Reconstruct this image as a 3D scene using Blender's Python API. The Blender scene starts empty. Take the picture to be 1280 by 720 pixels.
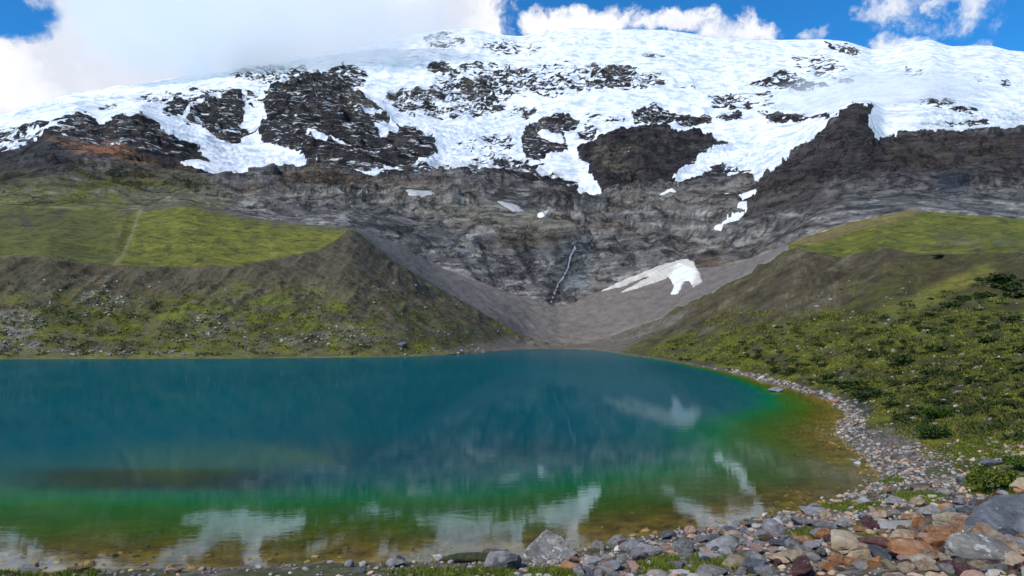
import bpy, bmesh, math, random
import numpy as np
from mathutils import Vector

R = math.radians
rng = np.random.default_rng(7)
random.seed(7)
SC = bpy.context.scene
COL = SC.collection

# ------------------------------------------------------------------ camera
H = 6.2          # eye above the water, metres
F = 834.0        # focal length in image pixels (1280 wide)
CX, HZ = 640.0, 422.0
cam_d = bpy.data.cameras.new('camera')
cam = bpy.data.objects.new('camera', cam_d); COL.objects.link(cam)
cam.location = (0, 0, H); cam.rotation_euler = (R(90), 0, 0)
cam_d.sensor_width = 36; cam_d.lens = 36 * F / 1280
cam_d.shift_y = (HZ - 360) / 1280
cam_d.clip_start = 0.3; cam_d.clip_end = 60000
SC.camera = cam

# ------------------------------------------------------------------ light
SUN_EL, SUN_AZ = R(45), R(-136)      # azimuth measured from +Y towards +X
sd = bpy.data.lights.new('sun', 'SUN'); so = bpy.data.objects.new('sun', sd); COL.objects.link(so)
sd.energy = 4.1; sd.angle = R(0.53); sd.color = (1, 0.955, 0.89)
sdir = Vector((math.sin(SUN_AZ) * math.cos(SUN_EL), math.cos(SUN_AZ) * math.cos(SUN_EL), math.sin(SUN_EL)))
so.rotation_euler = sdir.to_track_quat('Z', 'Y').to_euler(); so.location = (0, 0, 50)

SC.view_settings.view_transform = 'Standard'; SC.view_settings.look = 'None'
SC.view_settings.exposure = 0.0; SC.view_settings.gamma = 1
SC.cycles.max_bounces = 10; SC.cycles.volume_bounces = 8; SC.cycles.transparent_max_bounces = 12
SC.cycles.diffuse_bounces = 2; SC.cycles.glossy_bounces = 2
SC.cycles.volume_step_rate = 1.0; SC.cycles.volume_max_steps = 48
SC.cycles.use_denoising = True

# ------------------------------------------------------------------ node helper
class NT:
    def __init__(s, nt): s.nt = nt; nt.nodes.clear()
    def n(s, t, **k):
        nd = s.nt.nodes.new(t)
        for a, b in k.items(): setattr(nd, a, b)
        return nd
    def l(s, a, b): s.nt.links.new(a, b)
    def put(s, sock, v):
        if isinstance(v, bpy.types.NodeSocket): s.l(v, sock)
        elif v is not None:
            try: sock.default_value = v
            except Exception: sock.default_value = (*v, 1)
    def math(s, op, a, b=None, c=None, clamp=False):
        nd = s.n('ShaderNodeMath', operation=op, use_clamp=clamp)
        for i, v in enumerate((a, b, c)): s.put(nd.inputs[i], v)
        return nd.outputs[0]
    def vmath(s, op, a, b=None):
        nd = s.n('ShaderNodeVectorMath', operation=op)
        s.put(nd.inputs[0], a)
        if b is not None: s.put(nd.inputs[1], b)
        return nd.outputs['Value'] if op in ('LENGTH', 'DISTANCE', 'DOT_PRODUCT') else nd.outputs[0]
    def noise(s, vec, scale, detail=4, rough=.55, dist=0, out='Fac'):
        nd = s.n('ShaderNodeTexNoise')
        s.put(nd.inputs['Vector'], vec); nd.inputs['Scale'].default_value = scale
        nd.inputs['Detail'].default_value = detail; nd.inputs['Roughness'].default_value = rough
        nd.inputs['Distortion'].default_value = dist
        return nd.outputs[out]
    def vor(s, vec, scale, feature='F1', out='Distance', rnd=1):
        nd = s.n('ShaderNodeTexVoronoi', feature=feature)
        s.put(nd.inputs['Vector'], vec); nd.inputs['Scale'].default_value = scale
        nd.inputs['Randomness'].default_value = rnd
        return nd.outputs[out]
    def ramp(s, fac, stops, interp='LINEAR'):
        nd = s.n('ShaderNodeValToRGB'); cr = nd.color_ramp; cr.interpolation = interp
        while len(cr.elements) < len(stops): cr.elements.new(.5)
        for e, (p, c) in zip(cr.elements, stops):
            e.position = p; e.color = (*c, 1) if hasattr(c, '__len__') else (c, c, c, 1)
        s.put(nd.inputs[0], fac)
        return nd.outputs[0]
    def mix(s, fac, a, b, mode='MIX'):
        nd = s.n('ShaderNodeMix', data_type='RGBA', blend_type=mode)
        s.put(nd.inputs[0], fac)
        for i, v in ((6, a), (7, b)):
            if isinstance(v, bpy.types.NodeSocket): s.l(v, nd.inputs[i])
            else: nd.inputs[i].default_value = (*v, 1) if len(v) == 3 else v
        return nd.outputs[2]
    def sm(s, v, a, b):
        nd = s.n('ShaderNodeMapRange', interpolation_type='SMOOTHSTEP')
        s.put(nd.inputs[0], v); nd.inputs[1].default_value = a; nd.inputs[2].default_value = b
        return nd.outputs[0]

# ------------------------------------------------------------------ world sky
W = bpy.data.worlds.new('World'); SC.world = W; W.use_nodes = True
t = NT(W.node_tree)
sky = t.n('ShaderNodeTexSky', sky_type='NISHITA', sun_disc=False)
sky.sun_elevation = SUN_EL; sky.sun_rotation = SUN_AZ % (2 * math.pi); sky.altitude = 4200
sky.air_density = 1.0; sky.dust_density = 0.3; sky.ozone_density = 2.0
gen = t.n('ShaderNodeTexCoord').outputs['Generated']
hs = t.n('ShaderNodeHueSaturation'); t.l(sky.outputs[0], hs.inputs['Color'])
hs.inputs['Saturation'].default_value = 1.25; hs.inputs['Value'].default_value = 1.0
def pdir(px, py):
    v = Vector(((px - CX) / F, 1, (HZ - py) / F)).normalized(); return tuple(v)
warp = t.noise(gen, 5, 5, .6, out='Color')
warp2 = t.noise(gen, 17, 5, .65, out='Color')
wv = t.vmath('ADD', gen, t.vmath('MULTIPLY', t.vmath('SUBTRACT', warp, (.5, .5, .5)), (.16, .16, .10)))
wv = t.vmath('ADD', wv, t.vmath('MULTIPLY', t.vmath('SUBTRACT', warp2, (.5, .5, .5)), (.055, .055, .04)))
n1 = t.noise(wv, 3.2, 7, .55)
n2 = t.noise(wv, 14, 7, .6)
dens = t.math('ADD', t.math('MULTIPLY', n1, 1.0), t.math('MULTIPLY', t.math('SUBTRACT', n2, .5), .85))
sep = t.n('ShaderNodeSeparateXYZ'); t.l(gen, sep.inputs[0])
bias = None
# big banks of cloud: (px, py, radius, stretch z, gain)
for px, py, r, st, g in [(120, 60, .42, 1.3, .62), (380, 20, .38, 1.2, .65), (470, -25, .14, 1.2, .5), (810, 28, .045, 2.6, .0),
                         (545, 48, .07, 1.4, .5), (480, 35, .13, 1.2, .5),
                         (1180, 6, .20, 3.4, .29), (1215, 48, .06, 2.2, .33), (1090, 22, .05, 2.5, .33), (668, 8, .030, 1.0, .34),
                         (1290, 70, .05, 1.5, .4), (700, 38, .07, 2.4, .5), (765, 35, .10, 3, .5), (850, 34, .09, 2.8, .52), (920, 40, .08, 2.0, .5), (1020, 44, .07, 3, .3), (1110, 58, .06, 2, .35)]:
    if g == 0: continue
    d = t.vmath('MULTIPLY', t.vmath('SUBTRACT', wv, pdir(px, py)), (1, 1, st))
    b = t.math('MULTIPLY', t.math('SUBTRACT', 1.0, t.sm(t.vmath('LENGTH', d), r * .1, r * 1.15)), g * 1.1)
    bias = b if bias is None else t.math('MAXIMUM', bias, b)
gap = t.math('SUBTRACT', 1, t.sm(t.vmath('LENGTH', t.vmath('MULTIPLY', t.vmath('SUBTRACT', wv, pdir(22, 18)), (1, 1, 1.6))), .0, .10))
# cloud cover elsewhere in the sky (behind and overhead): broken
behind = t.sm(sep.outputs[1], .55, .1)
dens = t.math('ADD', dens, bias)
dens = t.math('ADD', dens, t.math('MULTIPLY', behind, .12))
dens = t.math('SUBTRACT', dens, t.math('MULTIPLY', gap, .55))
cov = t.sm(dens, .70, .93)
shade = t.noise(wv, 4.5, 4, .5)
ccol = t.ramp(shade, [(.32, (7.6, 8.2, 9.8)), (.52, (9.6, 9.8, 10.2)), (.7, (11.0, 10.9, 10.7))])
# ramp colours clamp at 1, so scale afterwards
ccol = t.ramp(shade, [(.34, (.72, .75, .85)), (.48, (.93, .94, .97)), (.60, (1, .99, .97))])
cs = t.vmath('SCALE', ccol); cs_n = cs.node; cs_n.inputs['Scale'].default_value = 11.0
tint = t.mix(1.0, hs.outputs[0], (.95, 2.15, 2.35), 'MULTIPLY')
skyc = t.mix(cov, tint, cs)
bg = t.n('ShaderNodeBackground'); t.l(skyc, bg.inputs[0]); bg.inputs[1].default_value = .1
wo = t.n('ShaderNodeOutputWorld'); t.l(bg.outputs[0], wo.inputs[0])

# ------------------------------------------------------------------ numpy noise
_P = np.random.default_rng(3).permutation(4096)
def _h(ix, iy, seed): return _P[(_P[(ix + seed * 131) & 4095] + iy) & 4095]
_A = np.arange(4096) * (2 * np.pi / 4096); _GX, _GY = np.cos(_A), np.sin(_A)
def perlin(x, y, seed=0):
    x = np.asarray(x, float); y = np.asarray(y, float)
    ix = np.floor(x).astype(np.int64); iy = np.floor(y).astype(np.int64)
    fx = x - ix; fy = y - iy
    u = fx * fx * fx * (fx * (fx * 6 - 15) + 10); v = fy * fy * fy * (fy * (fy * 6 - 15) + 10)
    def g(a, b):
        h = _h(ix + a, iy + b, seed); return _GX[h] * (fx - a) + _GY[h] * (fy - b)
    a = g(0, 0); b = g(1, 0); c = g(0, 1); d = g(1, 1)
    return ((a + u * (b - a)) * (1 - v) + (c + u * (d - c)) * v) * 1.5
def fbm(x, y, oct=4, seed=0, gain=.5, lac=2.03):
    s = 0; a = 1; tot = 0
    for i in range(oct):
        s = s + a * perlin(x, y, seed + i * 7); tot += a; a *= gain; x = x * lac + 11.3; y = y * lac + 5.7
    return s / tot
def ridged(x, y, oct=4, seed=0, gain=.55, lac=2.1):
    s = 0; a = 1; tot = 0; w = 1
    for i in range(oct):
        n = 1 - np.abs(perlin(x, y, seed + i * 9)) * 1.7
        n = n * n; s = s + a * n * w; tot += a; w = np.clip(n * 1.6, 0, 1); a *= gain; x = x * lac + 3.1; y = y * lac + 9.2
    return s / tot
def sstep(a, b, v):
    q = np.clip((v - a) / (b - a), 0, 1); return q * q * (3 - 2 * q)

# ------------------------------------------------------------------ valley lines traced from image pixels
def zof(py, Y): return H + (HZ - py) * Y / F
# lake shoreline, image pixel positions -> points on the water level
_sh = [(-1700, 712), (-900, 709), (-420, 708), (-200, 708), (0, 712), (120, 711), (220, 712), (330, 708), (430, 702), (500, 703), (560, 700), (640, 698), (700, 692), (760, 680), (820, 670),
       (870, 662), (930, 652), (990, 640), (1040, 626), (1080, 612), (1097, 600), (1094, 588), (1080, 572), (1056, 552), (1044, 540), (1052, 527),
       (1060, 515), (1040, 502), (1005, 490), (960, 478), (925, 468), (880, 459), (840, 451), (800, 446), (770, 441), (740, 437.5),
       (700, 436.2), (660, 436.3), (620, 439.5), (590, 442.5), (560, 444), (500, 446), (420, 447), (300, 448), (150, 448.5), (0, 449), (-250, 450), (-600, 452), (-900, 470)]
SHORE = np.array([((x - CX) / F * (H * F / (y - HZ)), H * F / (y - HZ)) for x, y in _sh])
SHORE = np.vstack([SHORE, [[-190, 70], [-140, 22]]])
def seg_dist(px, py, P, closed=True):
    d = np.full(px.shape, 1e9); n = len(P)
    for i in range(n if closed else n - 1):
        ax, ay = P[i]; bx, by = P[(i + 1) % n]; dx, dy = bx - ax, by - ay
        tt = np.clip(((px - ax) * dx + (py - ay) * dy) / (dx * dx + dy * dy + 1e-12), 0, 1)
        d = np.minimum(d, (px - ax - tt * dx) ** 2 + (py - ay - tt * dy) ** 2)
    return np.sqrt(d)
def inside(px, py, P):
    c = np.zeros(px.shape, bool); n = len(P)
    for i in range(n):
        ax, ay = P[i]; bx, by = P[(i + 1) % n]
        if ay == by: continue
        c ^= ((ay > py) != (by > py)) & (px < (bx - ax) * (py - ay) / (by - ay) + ax)
    return c
def sdf(px, py, P):
    d = seg_dist(px, py, P); return np.where(inside(px, py, P), -d, d)

# control lines: x -> (py, Y)
def line(pts):
    a = np.array(pts, float); return lambda x: (np.interp(x, a[:, 0], a[:, 1]), np.interp(x, a[:, 0], a[:, 2]))
def YS(y): return H * F / (y - HZ)
LS = line([(-260, 450.5, YS(450.5)), (0, 449, YS(449)), (300, 448, YS(448)), (500, 446, YS(446)), (560, 444, YS(444)), (620, 439.5, YS(439.5)), (660, 436.3, YS(436.3)),
           (700, 436.2, YS(436.2)), (740, 437.5, YS(437.5)), (800, 446, YS(446)), (880, 459, YS(459)), (960, 478, YS(478)), (1040, 502, YS(502)), (1075, 520, 50),
           (1130, 535, 41), (1280, 545, 31), (1540, 560, 22)])
LC = line([(-260, 316, 250), (0, 320, 258), (60, 317, 258), (110, 329, 262), (180, 333, 266), (300, 332, 275), (350, 322, 290), (400, 312, 305), (425, 296, 316), (436, 286, 322),
           (445, 288, 325), (460, 300, 328), (500, 330, 334), (560, 366, 362), (620, 400, 395), (660, 424, 440), (700, 431, 455), (740, 429, 450), (790, 410, 425), (830, 397, 400),
           (860, 382, 375), (900, 362, 345), (950, 335, 300), (995, 309, 258), (1050, 322, 228), (1080, 314, 212), (1105, 308, 200), (1140, 316, 186), (1200, 318, 166), (1240, 314, 154),
           (1280, 318, 143), (1540, 312, 95)])
LT = line([(-260, 262, 560), (0, 256, 550), (90, 262, 540), (160, 262, 560), (230, 252, 560), (280, 264, 560), (350, 277, 540), (430, 283, 500), (450, 287, 560), (500, 305, 600), (540, 330, 620), (600, 352, 610),
           (660, 374, 600), (700, 384, 600), (760, 360, 620), (860, 338, 650), (930, 326, 600), (980, 308, 520), (1020, 292, 460), (1050, 282, 460), (1140, 262, 480), (1280, 274, 480), (1540, 300, 420)])
LB = line([(-260, 205, 1000), (0, 200, 1000), (60, 172, 1020), (110, 186, 1020), (200, 215, 1000), (300, 236, 940), (430, 257, 840), (540, 263, 780), (600, 266, 760), (700, 284, 740), (760, 290, 760),
           (850, 300, 800), (900, 288, 820), (960, 255, 860), (1000, 240, 860), (1060, 215, 840), (1280, 215, 860), (1540, 220, 800)])
LF = line([(-260, 180, 1500), (0, 168, 1500), (60, 150, 1500), (95, 138, 1480), (125, 150, 1450), (150, 142, 1420), (175, 140, 1420), (205, 160, 1400), (250, 188, 1380), (300, 205, 1400), (385, 212, 1400), (430, 222, 1380), (500, 218, 1400),
           (600, 220, 1400), (700, 230, 1400), (735, 240, 1380), (760, 238, 1350), (850, 228, 1400), (900, 222, 1380), (940, 225, 1300), (960, 213, 1260), (1000, 186, 1240), (1030, 157, 1235), (1046, 145, 1230), (1062, 136, 1230), (1080, 134, 1230), (1090, 140, 1235),
           (1104, 163, 1260), (1200, 162, 1300), (1280, 162, 1300), (1540, 165, 1250)])
LU = line([(-260, 160, 1900), (0, 150, 1950), (90, 125, 2000), (200, 122, 2050), (300, 110, 2100), (380, 120, 1950), (430, 140, 1850), (500, 155, 1950), (600, 150, 2150), (700, 140, 2150), (800, 140, 2150), (900, 145, 2150), (1000, 142, 2080),
           (1040, 130, 2020), (1062, 124, 1960), (1100, 118, 1920), (1165, 108, 1900), (1230, 122, 1900), (1280, 128, 1900), (1540, 140, 1800)])
LK = line([(-260, 180, 2700), (-60, 157, 2750), (0, 146, 2800), (60, 128, 2900), (95, 118, 2900), (200, 100, 3000), (300, 85, 3100), (370, 70, 3100), (430, 60, 3150), (500, 46, 3200), (550, 38, 3200), (590, 35, 3200), (620, 43, 3200),
           (650, 45, 3200), (690, 39, 3200), (715, 35, 3200), (770, 37, 3200), (830, 37, 3200), (900, 47, 3200), (960, 50, 3150), (1030, 49, 3100), (1060, 52, 3050), (1090, 62, 3100), (1115, 60, 3100), (1140, 53, 3050), (1162, 49, 3000),
           (1190, 58, 3000), (1215, 57, 3000), (1240, 57, 3000), (1262, 63, 3000), (1540, 85, 2900)])

NX = 820
xs = np.linspace(-150, 1430, NX)
us = (xs - CX) / F
def smooth(a, k):
    p = np.pad(a, k, mode='edge'); return np.convolve(p, np.ones(2 * k + 1) / (2 * k + 1), 'valid')
ctrl = []
for L in (LS, LC, LT, LB, LF, LU, LK):
    y, Y = L(xs); ctrl.append((smooth(y, 2), smooth(Y, 6 if L is not LU else 16)))
rowsY, rowsZ, seg = [], [], []
Ysh = ctrl[0][1]
# near ground, lake bed
for q in np.linspace(0, 1, 16, endpoint=False):
    rowsY.append(np.full(NX, 1.5 + 6.0 * q)); seg.append(0)
for q in np.linspace(0, 1, 300, endpoint=False):
    rowsY.append(1 / ((1 - q) / 7.5 + q / Ysh)); seg.append(1)
zs0 = zof(ctrl[0][0], Ysh)
cnt = [140, 80, 85, 80, 95, 115]
Zc = [zof(c[0], c[1]) for c in ctrl]; Zc[0] = np.where(xs < 1045, 0.0, Zc[0])
Yg = list(rowsY); Zg = [None] * len(rowsY)
for k in range(6):
    for q in np.linspace(0, 1, cnt[k], endpoint=False):
        Yg.append(ctrl[k][1] * (1 - q) + ctrl[k + 1][1] * q)
        zz = Zc[k] * (1 - q) + Zc[k + 1] * q
        if k == 0:   # slopes: concave foot on the moraines
            zz = Zc[0] + (Zc[1] - Zc[0]) * (.80 * q + .20 * q * q)
        Zg.append(zz); seg.append(k + 2)
for q, dz in ((0, 0), (.3, -60), (.7, -260), (1, -600)):
    Yg.append(ctrl[6][1] + 900 * q); Zg.append(Zc[6] + dz); seg.append(8)
Yg = np.array(Yg); seg = np.array(seg); NR = len(Yg)
Xg = us[None, :] * Yg
SEG = np.repeat(seg[:, None], NX, 1)
# near land height from distance to the shoreline
dsh = sdf(Xg, Yg, SHORE)
dsh = dsh + fbm(Xg / 2.3, Yg / 2.3, 3, 5) * .55 * sstep(120, 20, Yg) + fbm(Xg / 9, Yg / 9, 3, 6) * 1.2 * sstep(15, 60, Yg)
def bank(d):
    land = .20 * d + .045 * np.clip(d - 4, 0, 20)
    dd = -d
    bed = -(.075 * dd + .16 * np.clip(dd - 6.5, 0, 4) + .85 * np.clip(dd - 9.5, 0, 12) + .05 * np.clip(dd - 21, 0, 60))
    return np.where(d > 0, land, bed)
Z = np.zeros_like(Yg)
for r in range(NR):
    dsb = np.where(dsh[r] < 0, dsh[r] * (1 + 1.8 * sstep(45, 110, Yg[r])), dsh[r])
    if Zg[r] is None: Z[r] = bank(dsb)
    else:
        w = sstep(0, 1, dsh[r] / (10 + .03 * Yg[r]))
        b = bank(dsb); Z[r] = np.where(dsh[r] < 0, b, b * (1 - w) + Zg[r] * w)
        if seg[r] > 2: Z[r] = Zg[r]
# soften the joints between the traced control lines, leave crests sharp
keep = np.isin(np.arange(NR), [])
iC = int(np.argmax(seg == 3)); iK = int(np.argmax(seg == 8))
Zs = Z.copy()
for _ in range(3):
    Zs[1:-1] = (Zs[:-2] + 2 * Zs[1:-1] + Zs[2:]) / 4
wC = np.clip(np.minimum(np.abs(np.arange(NR) - iC), np.abs(np.arange(NR) - iK)) / 5.0, 0, 1)[:, None] * (np.arange(NR) > iC - 60)[:, None]
Z = Z * (1 - wC) + Zs * wC

# ---------- masks over the image (camera pixel position of every ground point)
PX = np.repeat(xs[None, :], NR, 0)
def PYof(): return HZ - (Z - H) * F / Yg
PY = PYof()
wx = fbm(PX / 26, PY / 18, 4, 21, .6) * 1.0
wy = fbm(PX / 26 + 50, PY / 18, 4, 22, .6) * 1.0
fx = fbm(PX / 6, PY / 4, 3, 31, .6); fy = fbm(PX / 6 + 30, PY / 4, 3, 33, .6)
def pm(poly, feather=2.0, warp=6.0, fine=2.5):
    """soft mask of an outline traced in image pixels"""
    P = np.array(poly, float); m = warp + fine + feather + 4
    x0, y0 = P.min(0) - m; x1, y1 = P.max(0) + m
    out = np.zeros_like(PX); sel = (PX > x0) & (PX < x1) & (PY > y0) & (PY < y1) & (SEG > 1)
    if sel.any():
        a = PX[sel] + wx[sel] * warp + fx[sel] * fine; b = PY[sel] + wy[sel] * warp * .7 + fy[sel] * fine * .8
        out[sel] = sstep(feather, -feather, sdf(a, b, P))
    return out
def el(cx, cy, rx, ry, n=14):
    return [(cx + rx * math.cos(i * 2 * math.pi / n), cy + ry * math.sin(i * 2 * math.pi / n)) for i in range(n)]

SNOW = [(-260, -90), (1560, -90), (1560, 164), (1280, 163), (1200, 163), (1130, 167), (1095, 172), (1090, 160), (1082, 146), (1092, 134), (1064, 132), (1046, 146), (1030, 156), (1012, 177), (985, 198), (945, 227),
        (925, 220), (905, 222), (890, 214), (866, 220), (850, 230), (835, 226), (800, 233), (746, 240), (736, 243), (724, 241), (722, 232), (700, 222), (650, 214), (600, 214), (560, 212), (500, 216), (470, 222), (455, 222), (400, 222),
        (388, 206), (340, 212), (300, 215), (268, 206), (245, 192), (190, 160), (130, 160), (60, 167), (0, 192), (-260, 262)]
ROCKS = [  # outline, probability of bare rock
    ([(395, 95), (420, 100), (440, 112), (468, 135), (486, 155), (489, 166), (520, 167), (543, 178), (547, 194), (530, 205), (480, 213), (440, 224), (400, 224), (383, 205), (365, 193), (330, 181), (321, 166), (333, 150), (328, 122), (345, 108), (372, 101)], .93),
    ([(290, 112), (304, 111), (307, 138), (300, 152), (322, 165), (300, 174), (283, 175), (262, 166), (249, 151), (233, 155), (229, 148), (250, 130), (270, 120)], .80),
    ([(203, 140), (208, 128), (240, 119), (240, 130), (228, 142), (212, 145)], .78),
    ([(82, 152), (95, 136), (108, 139), (122, 148), (128, 160), (120, 172), (98, 174), (80, 168), (62, 165)], .86),
    ([(136, 148), (150, 141), (175, 139), (190, 150), (205, 163), (222, 172), (245, 185), (252, 191), (225, 193), (238, 203), (200, 203), (160, 188), (120, 176), (116, 165), (130, 154)], .95),
    ([(-260, 190), (0, 160), (60, 152), (95, 136), (88, 165), (60, 172), (0, 190), (-260, 260)], .46),
    ([(95, 150), (240, 196), (150, 200), (60, 170)], .75),
    ([(120, 132), (150, 128), (146, 137), (118, 137)], .5),
    ([(722, 193), (745, 181), (765, 169), (790, 164), (830, 163), (845, 172), (880, 172), (909, 182), (890, 192), (870, 198), (852, 214), (842, 226), (800, 234), (760, 240), (745, 233), (735, 220), (740, 210), (724, 201)], 1.0),
    ([(652, 170), (665, 152), (680, 145), (700, 142), (724, 148), (722, 160), (705, 170), (711, 184), (690, 192), (672, 203), (654, 196)], .86),
    ([(789, 141), (815, 130), (862, 140), (890, 144), (890, 155), (850, 155), (830, 150), (794, 158)], .74),
    ([(895, 145), (925, 138), (928, 147), (912, 153)], .80),
    ([(946, 141), (1035, 142), (1038, 150), (958, 153)], .66),
    ([(880, 118), (960, 112), (975, 135), (890, 138)], .42),
    ([(935, 106), (960, 96), (980, 90), (1002, 97), (1042, 105), (1020, 112), (990, 117), (960, 111)], .62),
    ([(1030, 52), (1058, 54), (1077, 62), (1072, 70), (1050, 64), (1035, 60)], .62),
    ([(985, 70), (1030, 62), (1060, 80), (1080, 110), (1000, 95)], .34),
    ([(475, 132), (530, 112), (556, 78), (600, 74), (690, 90), (730, 80), (830, 92), (836, 104), (800, 116), (740, 110), (700, 118), (650, 120), (600, 132), (625, 148), (560, 152), (500, 142)], .40),
    (el(549, 82, 17, 8), .75), (el(598, 104, 38, 13), .62), (el(760, 92, 40, 13), .60), (el(520, 118, 40, 12), .60), (el(608, 128, 24, 9), .60), (el(655, 103, 30, 12), .5), (el(655, 137, 16, 8), .66), (el(738, 148, 14, 6), .45), (el(770, 152, 14, 6), .45),
    (el(700, 85, 40, 10), .32), (el(812, 100, 20, 8), .52), (el(862, 108, 16, 6), .4), (el(555, 50, 30, 12), .42), (el(815, 68, 20, 4), .5), (el(1205, 134, 20, 4), .75), (el(1170, 125, 26, 5), .5), (el(1145, 88, 18, 8), .4), (el(1228, 98, 14, 5), .4), (el(1258, 105, 8, 5), .6),
    (el(1200, 155, 70, 7), .32), (el(735, 170, 14, 9), .6), (el(430, 95, 30, 14), .62), (el(345, 92, 60, 14), .45), (el(260, 122, 90, 14), .36), (el(905, 208, 20, 8), .55), (el(640, 60, 40, 14), .34),
    ([(455, 224), (500, 208), (560, 203), (640, 196), (700, 204), (724, 226), (722, 236), (600, 236), (480, 234)], .52),
    ([(560, 175), (640, 165), (650, 200), (600, 205)], .34),
    ([(1092, 133), (1064, 131), (1046, 145), (1060, 160), (1082, 155), (1078, 143)], .9),
    ([(860, 222), (900, 205), (940, 215), (940, 235), (880, 235)], .55),
]
LOWSNOW = [  # snow lying below the snow line (part of the mountain's cover)
    ([(700, 200), (722, 203), (730, 212), (742, 226), (746, 239), (736, 243), (724, 241), (722, 232), (728, 226), (712, 220), (664, 210)], 1),
    ([(380, 174), (400, 177), (425, 186), (445, 193), (420, 190), (395, 183)], .9),
    ([(440, 141), (486, 150), (470, 153), (446, 147)], .8), ([(465, 165), (490, 161), (502, 174), (476, 181)], .8),
    ([(668, 166), (700, 168), (707, 178), (682, 176)], .9),
    ([(70, 167), (100, 176), (125, 182), (160, 186), (163, 190), (130, 187), (104, 184), (88, 176)], .55),
    ([(765, 202), (788, 198), (785, 204)], .7),
    ([(500, 238), (520, 241), (550, 243), (548, 247), (520, 246)], .8),
]
snow = pm(SNOW, 1.5, 5, 2.5)
# the joined large noise that decides where rock breaks through
Xw, Zw = Xg / 100.0, (Z + .25 * Yg) / 100.0
n_s = fbm(Xw * 2.6 - Zw * 1.2, Zw * 6.5 + Xw * 1.3, 5, 41, .66) * .85 + fbm(Xw * .9, Zw * 1.2, 2, 44) * .22 + (ridged(Xw * 1.6 + Zw * .6, Zw * 5.0 + Xw * 1.5, 4, 47) - .42) * .42
rockp = np.zeros_like(PX)
for poly, p in ROCKS:
    rockp = np.maximum(rockp, pm(poly, 6.0 if p < .7 else 2.5, 5 if p < .7 else 2.5) * p)
thr = np.interp(rockp, [0, .3, .5, .7, .85, .93, 1], [-1.2, -.20, .0, .12, .27, .40, .60])
bare = sstep(-.035, .035, thr - n_s) * (rockp > .02)
soft_s = np.clip(.5 - (thr - n_s) * 1.7, 0, 1); soft_s = np.where(rockp > .02, soft_s, 1.0); snow_f = snow * soft_s
snow = snow * (1 - bare)
for poly, p in LOWSNOW: snow = np.maximum(snow, pm(poly, 1.0, 2, 1.0) * p)
snow[SEG < 4] = 0
for poly, p in LOWSNOW: snow_f = np.maximum(snow_f, pm(poly, 1.6, 2, 1.0) * p)
snow_f[SEG < 4] = 0
dust = blur0 = np.clip(rockp, 0, 1) * (SEG >= 5) * sstep(245, 200, PY) * (PX < 925)
dust = dust * (1 - .85 * pm(ROCKS[8][0], 4, 3)) * (1 - .6 * pm(ROCKS[4][0], 4, 3))
high = sstep(1150, 1500, Yg)      # the big face

# ---------- relief
left_cl = pm(ROCKS[0][0], 12, 3); cen_cl = pm(ROCKS[8][0], 10, 3)
rk = 1 - snow
def blur(a, k):
    for ax in (0, 1):
        p = np.moveaxis(a, ax, 0); q = np.pad(p, ((k + 1, k), (0, 0)), mode='edge').cumsum(0); a = np.moveaxis((q[2 * k + 1:] - q[:-2 * k - 1]) / (2 * k + 1), 0, ax)
    return a
rk = blur(blur(rk, 5), 5)
PATCHES = [
 ('cream', [(752, 364), (790, 346), (830, 331), (858, 324), (867, 328), (873, 340), (877, 353), (866, 359), (861, 350), (855, 351), (851, 360), (847, 367), (839, 368), (843, 357), (836, 346), (820, 352), (800, 359), (776, 366), (800, 352), (824, 341), (800, 348), (775, 359)], 'large dirty cream snow patch like a fan on the scree right of the waterfall'),
 ('', [(225, 203), (245, 199), (262, 203), (282, 210), (304, 213), (284, 218), (266, 217), (250, 210)], 'white tapering snow patch just below the left glacier tongue'),
 ('', [(918, 268), (930, 264), (931, 270), (918, 277), (900, 280)], 'narrow slanting white snow patch in the gully left of the dark right peak'),
 ('', [(924, 254), (934, 252), (933, 262), (922, 259)], 'small white snow patch directly above the slanting one in the gully'),
 ('', [(924, 244), (945, 236), (946, 240), (932, 247), (929, 250)], 'thin white snow streak highest in the gully under the dark right peak'),
 ('', [(894, 281), (903, 281), (901, 288), (891, 286)], 'tiny white snow patch at the lower end of the gully'),
 ('', [(823, 243), (840, 235), (849, 242), (830, 245)], 'small triangular snow patch just below the right end of the snowfield'),
 ('', [(899, 244), (921, 240), (921, 245), (902, 248)], 'thin flat snow patch on the ledge left of the gully'),
 ('grey', [(621, 251), (645, 257), (656, 264), (640, 264)], 'pale grey dirty snow streak on the bench below the centre of the glacier'),
 ('', [(672, 267), (686, 264), (681, 271), (672, 271)], 'small white snow spot on the pale bench above the waterfall'),
 ('grey', [(504, 237), (535, 240), (551, 243), (548, 248), (520, 247)], 'long flat grey snow patch at the left end of the rock bench'),
]
flat = np.zeros_like(PX)
for _, q_, _l in PATCHES: flat = np.maximum(flat, pm(q_, 13, 1, 1))
flat = np.maximum(flat, pm(el(640, 260, 40, 22), 12, 1, 1))
Xk, Yk = Xg, Yg
ribs = ridged(Xk / 95, (Yk + Z * .6) / 210, 5, 51)
big = fbm(Xk / 420, Yk / 420, 3, 55)
fineR = fbm(Xk / 22 + Z / 60, Yk / 30 + Z / 25, 4, 57, .6)
strata = np.abs(((Z * .9 + Xk * .18 + fbm(Xk / 120, Yk / 120, 3, 61) * 60) / 34) % 1 - .5) * 2
rise = np.clip((SEG - 4) / 2., 0, 1)
amp_m = np.interp(Yg, [500, 650, 900, 1250, 1500, 2000, 3200], [0, 2, 5, 10, 22, 34, 26])
far = SEG >= 4
d = np.zeros_like(Z)
d += far * amp_m * (ribs - .45) * (.34 + .7 * rk) * (.35 + .65 * sstep(1300, 1500, Yg))
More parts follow.
